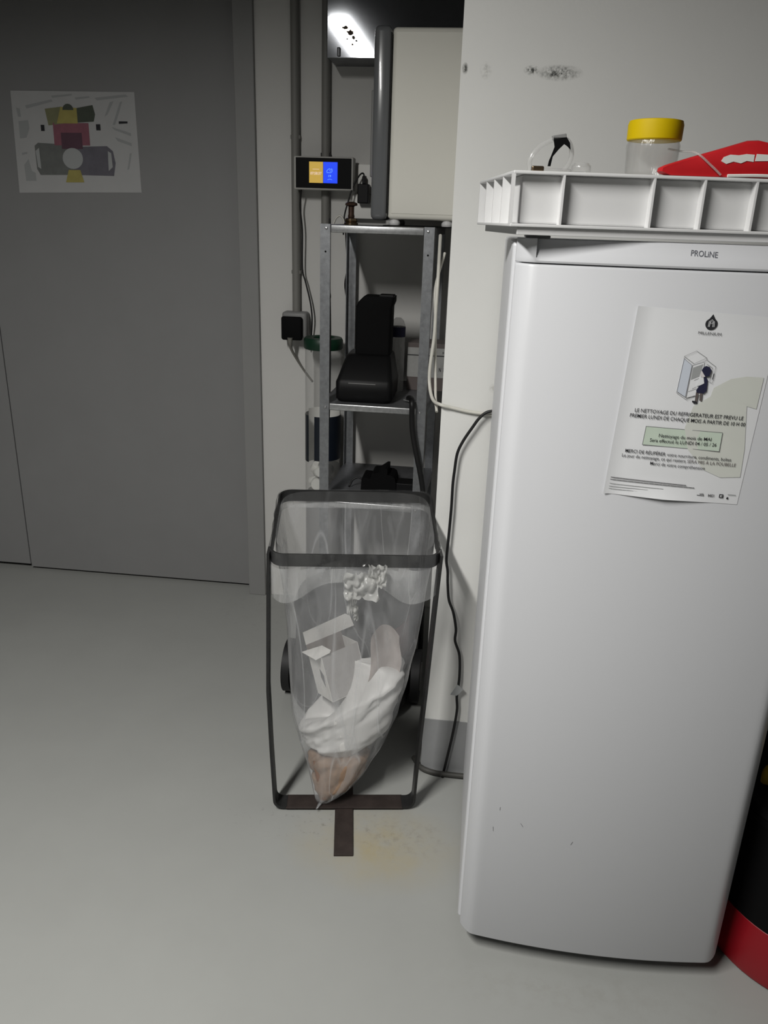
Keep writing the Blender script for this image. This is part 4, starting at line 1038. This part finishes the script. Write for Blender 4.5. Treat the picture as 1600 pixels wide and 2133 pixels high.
# ------------------------------------------------------------------ third shelf: power supply
ps = thing('power_supply', 'black stepped power supply unit on the shelf just above the bag rim', 'power supply', (0, 0, 0.5922))
prof = [(-0.357, 0.0), (-0.3545, 0.040), (-0.350, 0.044), (-0.324, 0.042), (-0.321, 0.058), (-0.315, 0.062), (-0.300, 0.062), (-0.276, 0.080), (-0.268, 0.080), (-0.268, 0.058), (-0.255, 0.057), (-0.244, 0.050), (-0.238, 0.030), (-0.238, 0.0)]
bm = NB(); prism(bm, prof, lambda u, v: Vector((u, 2.53, v)), (0, 0.09, 0)); obj('casing', bm, M_blackm, ps)
obj('tail_block', B(-0.238, -0.182, 2.535, 2.60, 0.0, 0.030, 0.002), M_black, ps)
bm = NB(); tube(bm, [(-0.356, 2.56, 0.030), (-0.372, 2.56, 0.034), (-0.388, 2.555, 0.026), (-0.396, 2.55, 0.010), (-0.40, 2.545, 0.004)], 0.0035, 8); obj('lead', bm, M_cabblack, ps, sm=60)
cable('black_shelf_cable', [(-0.205, 2.50, 0.922), (-0.192, 2.43, 0.936), (-0.1835, 2.372, 0.936), (-0.182, 2.372, 0.892), (-0.177, 2.372, 0.84), (-0.162, 2.370, 0.772), (-0.147, 2.370, 0.711), (-0.136, 2.370, 0.649), (-0.128, 2.372, 0.55), (-0.120, 2.372, 0.30), (-0.12, 2.38, 0.01)], 0.0085, M_cabblack, 'thick black cable draped over the second shelf edge and hanging by the right post')
# ------------------------------------------------------------------ cables on the projecting wall
cable('white_cable', [(-0.110, 2.10, 1.42), (-0.106, 2.02, 1.37), (-0.1035, 1.97, 1.327), (-0.104, 1.955, 1.261), (-0.1045, 1.955, 1.193), (-0.111, 1.95, 1.112), (-0.108, 1.94, 1.071), (-0.096, 1.90, 1.048), (-0.076, 1.862, 1.046), (-0.050, 1.8635, 1.040), (-0.010, 1.8635, 1.033), (0.023, 1.8635, 1.030), (0.060, 1.8635, 1.028), (0.10, 1.862, 1.028)], 0.0042, M_cabwhite, 'white cable bending round the wall corner to behind the refrigerator')
cable('white_cable', [(-0.095, 2.06, 1.38), (-0.109, 1.985, 1.303), (-0.104, 1.975, 1.214), (-0.099, 1.97, 1.121), (-0.0955, 1.96, 1.074), (-0.092, 1.93, 1.045), (-0.086, 1.90, 1.020)], 0.0036, M_cabwhite, 'thinner white cable hanging in the recess beside the bending one')
pts = [(0.060, 1.040), (0.046, 1.040), (0.031, 1.035), (0.016, 1.020), (0.003, 0.999), (-0.017, 0.964), (-0.029, 0.932), (-0.033, 0.889), (-0.035, 0.852), (-0.035, 0.79), (-0.037, 0.714), (-0.039, 0.655), (-0.034, 0.622), (-0.032, 0.589), (-0.026, 0.542), (-0.013, 0.508), (-0.003, 0.46), (-0.003, 0.425), (0.011, 0.383), (0.015, 0.318), (0.012, 0.259), (0.015, 0.213), (0.008, 0.136), (-0.003, 0.055), (-0.009, 0.012)]
bcable = cable('black_wall_cable', [(x, 1.852, z) for x, z in pts] + [(-0.012, 1.835, 0.004)], 0.0036, M_cabblack, 'black cable hanging down the white wall beside the refrigerator to the floor')
bm = NB(); prism(bm, [(-0.006, 0.265), (0.012, 0.298), (0.028, 0.284), (0.012, 0.264)], lambda u, v: Vector((u, 1.8455, v)), (0, 0.0012, 0))
obj('tape_tab', bm, M_inkl, bcable)
M_hose = mat('dark_grey_hose', (66, 65, 62), 0.6)
cable('grey_floor_hose', [(-0.098, 1.90, 0.012), (-0.075, 1.862, 0.010), (-0.04, 1.845, 0.010), (0.0, 1.842, 0.010), (0.060, 1.842, 0.010)], 0.0075, M_hose, 'grey hose lying on the floor along the foot of the white wall', 'hose')
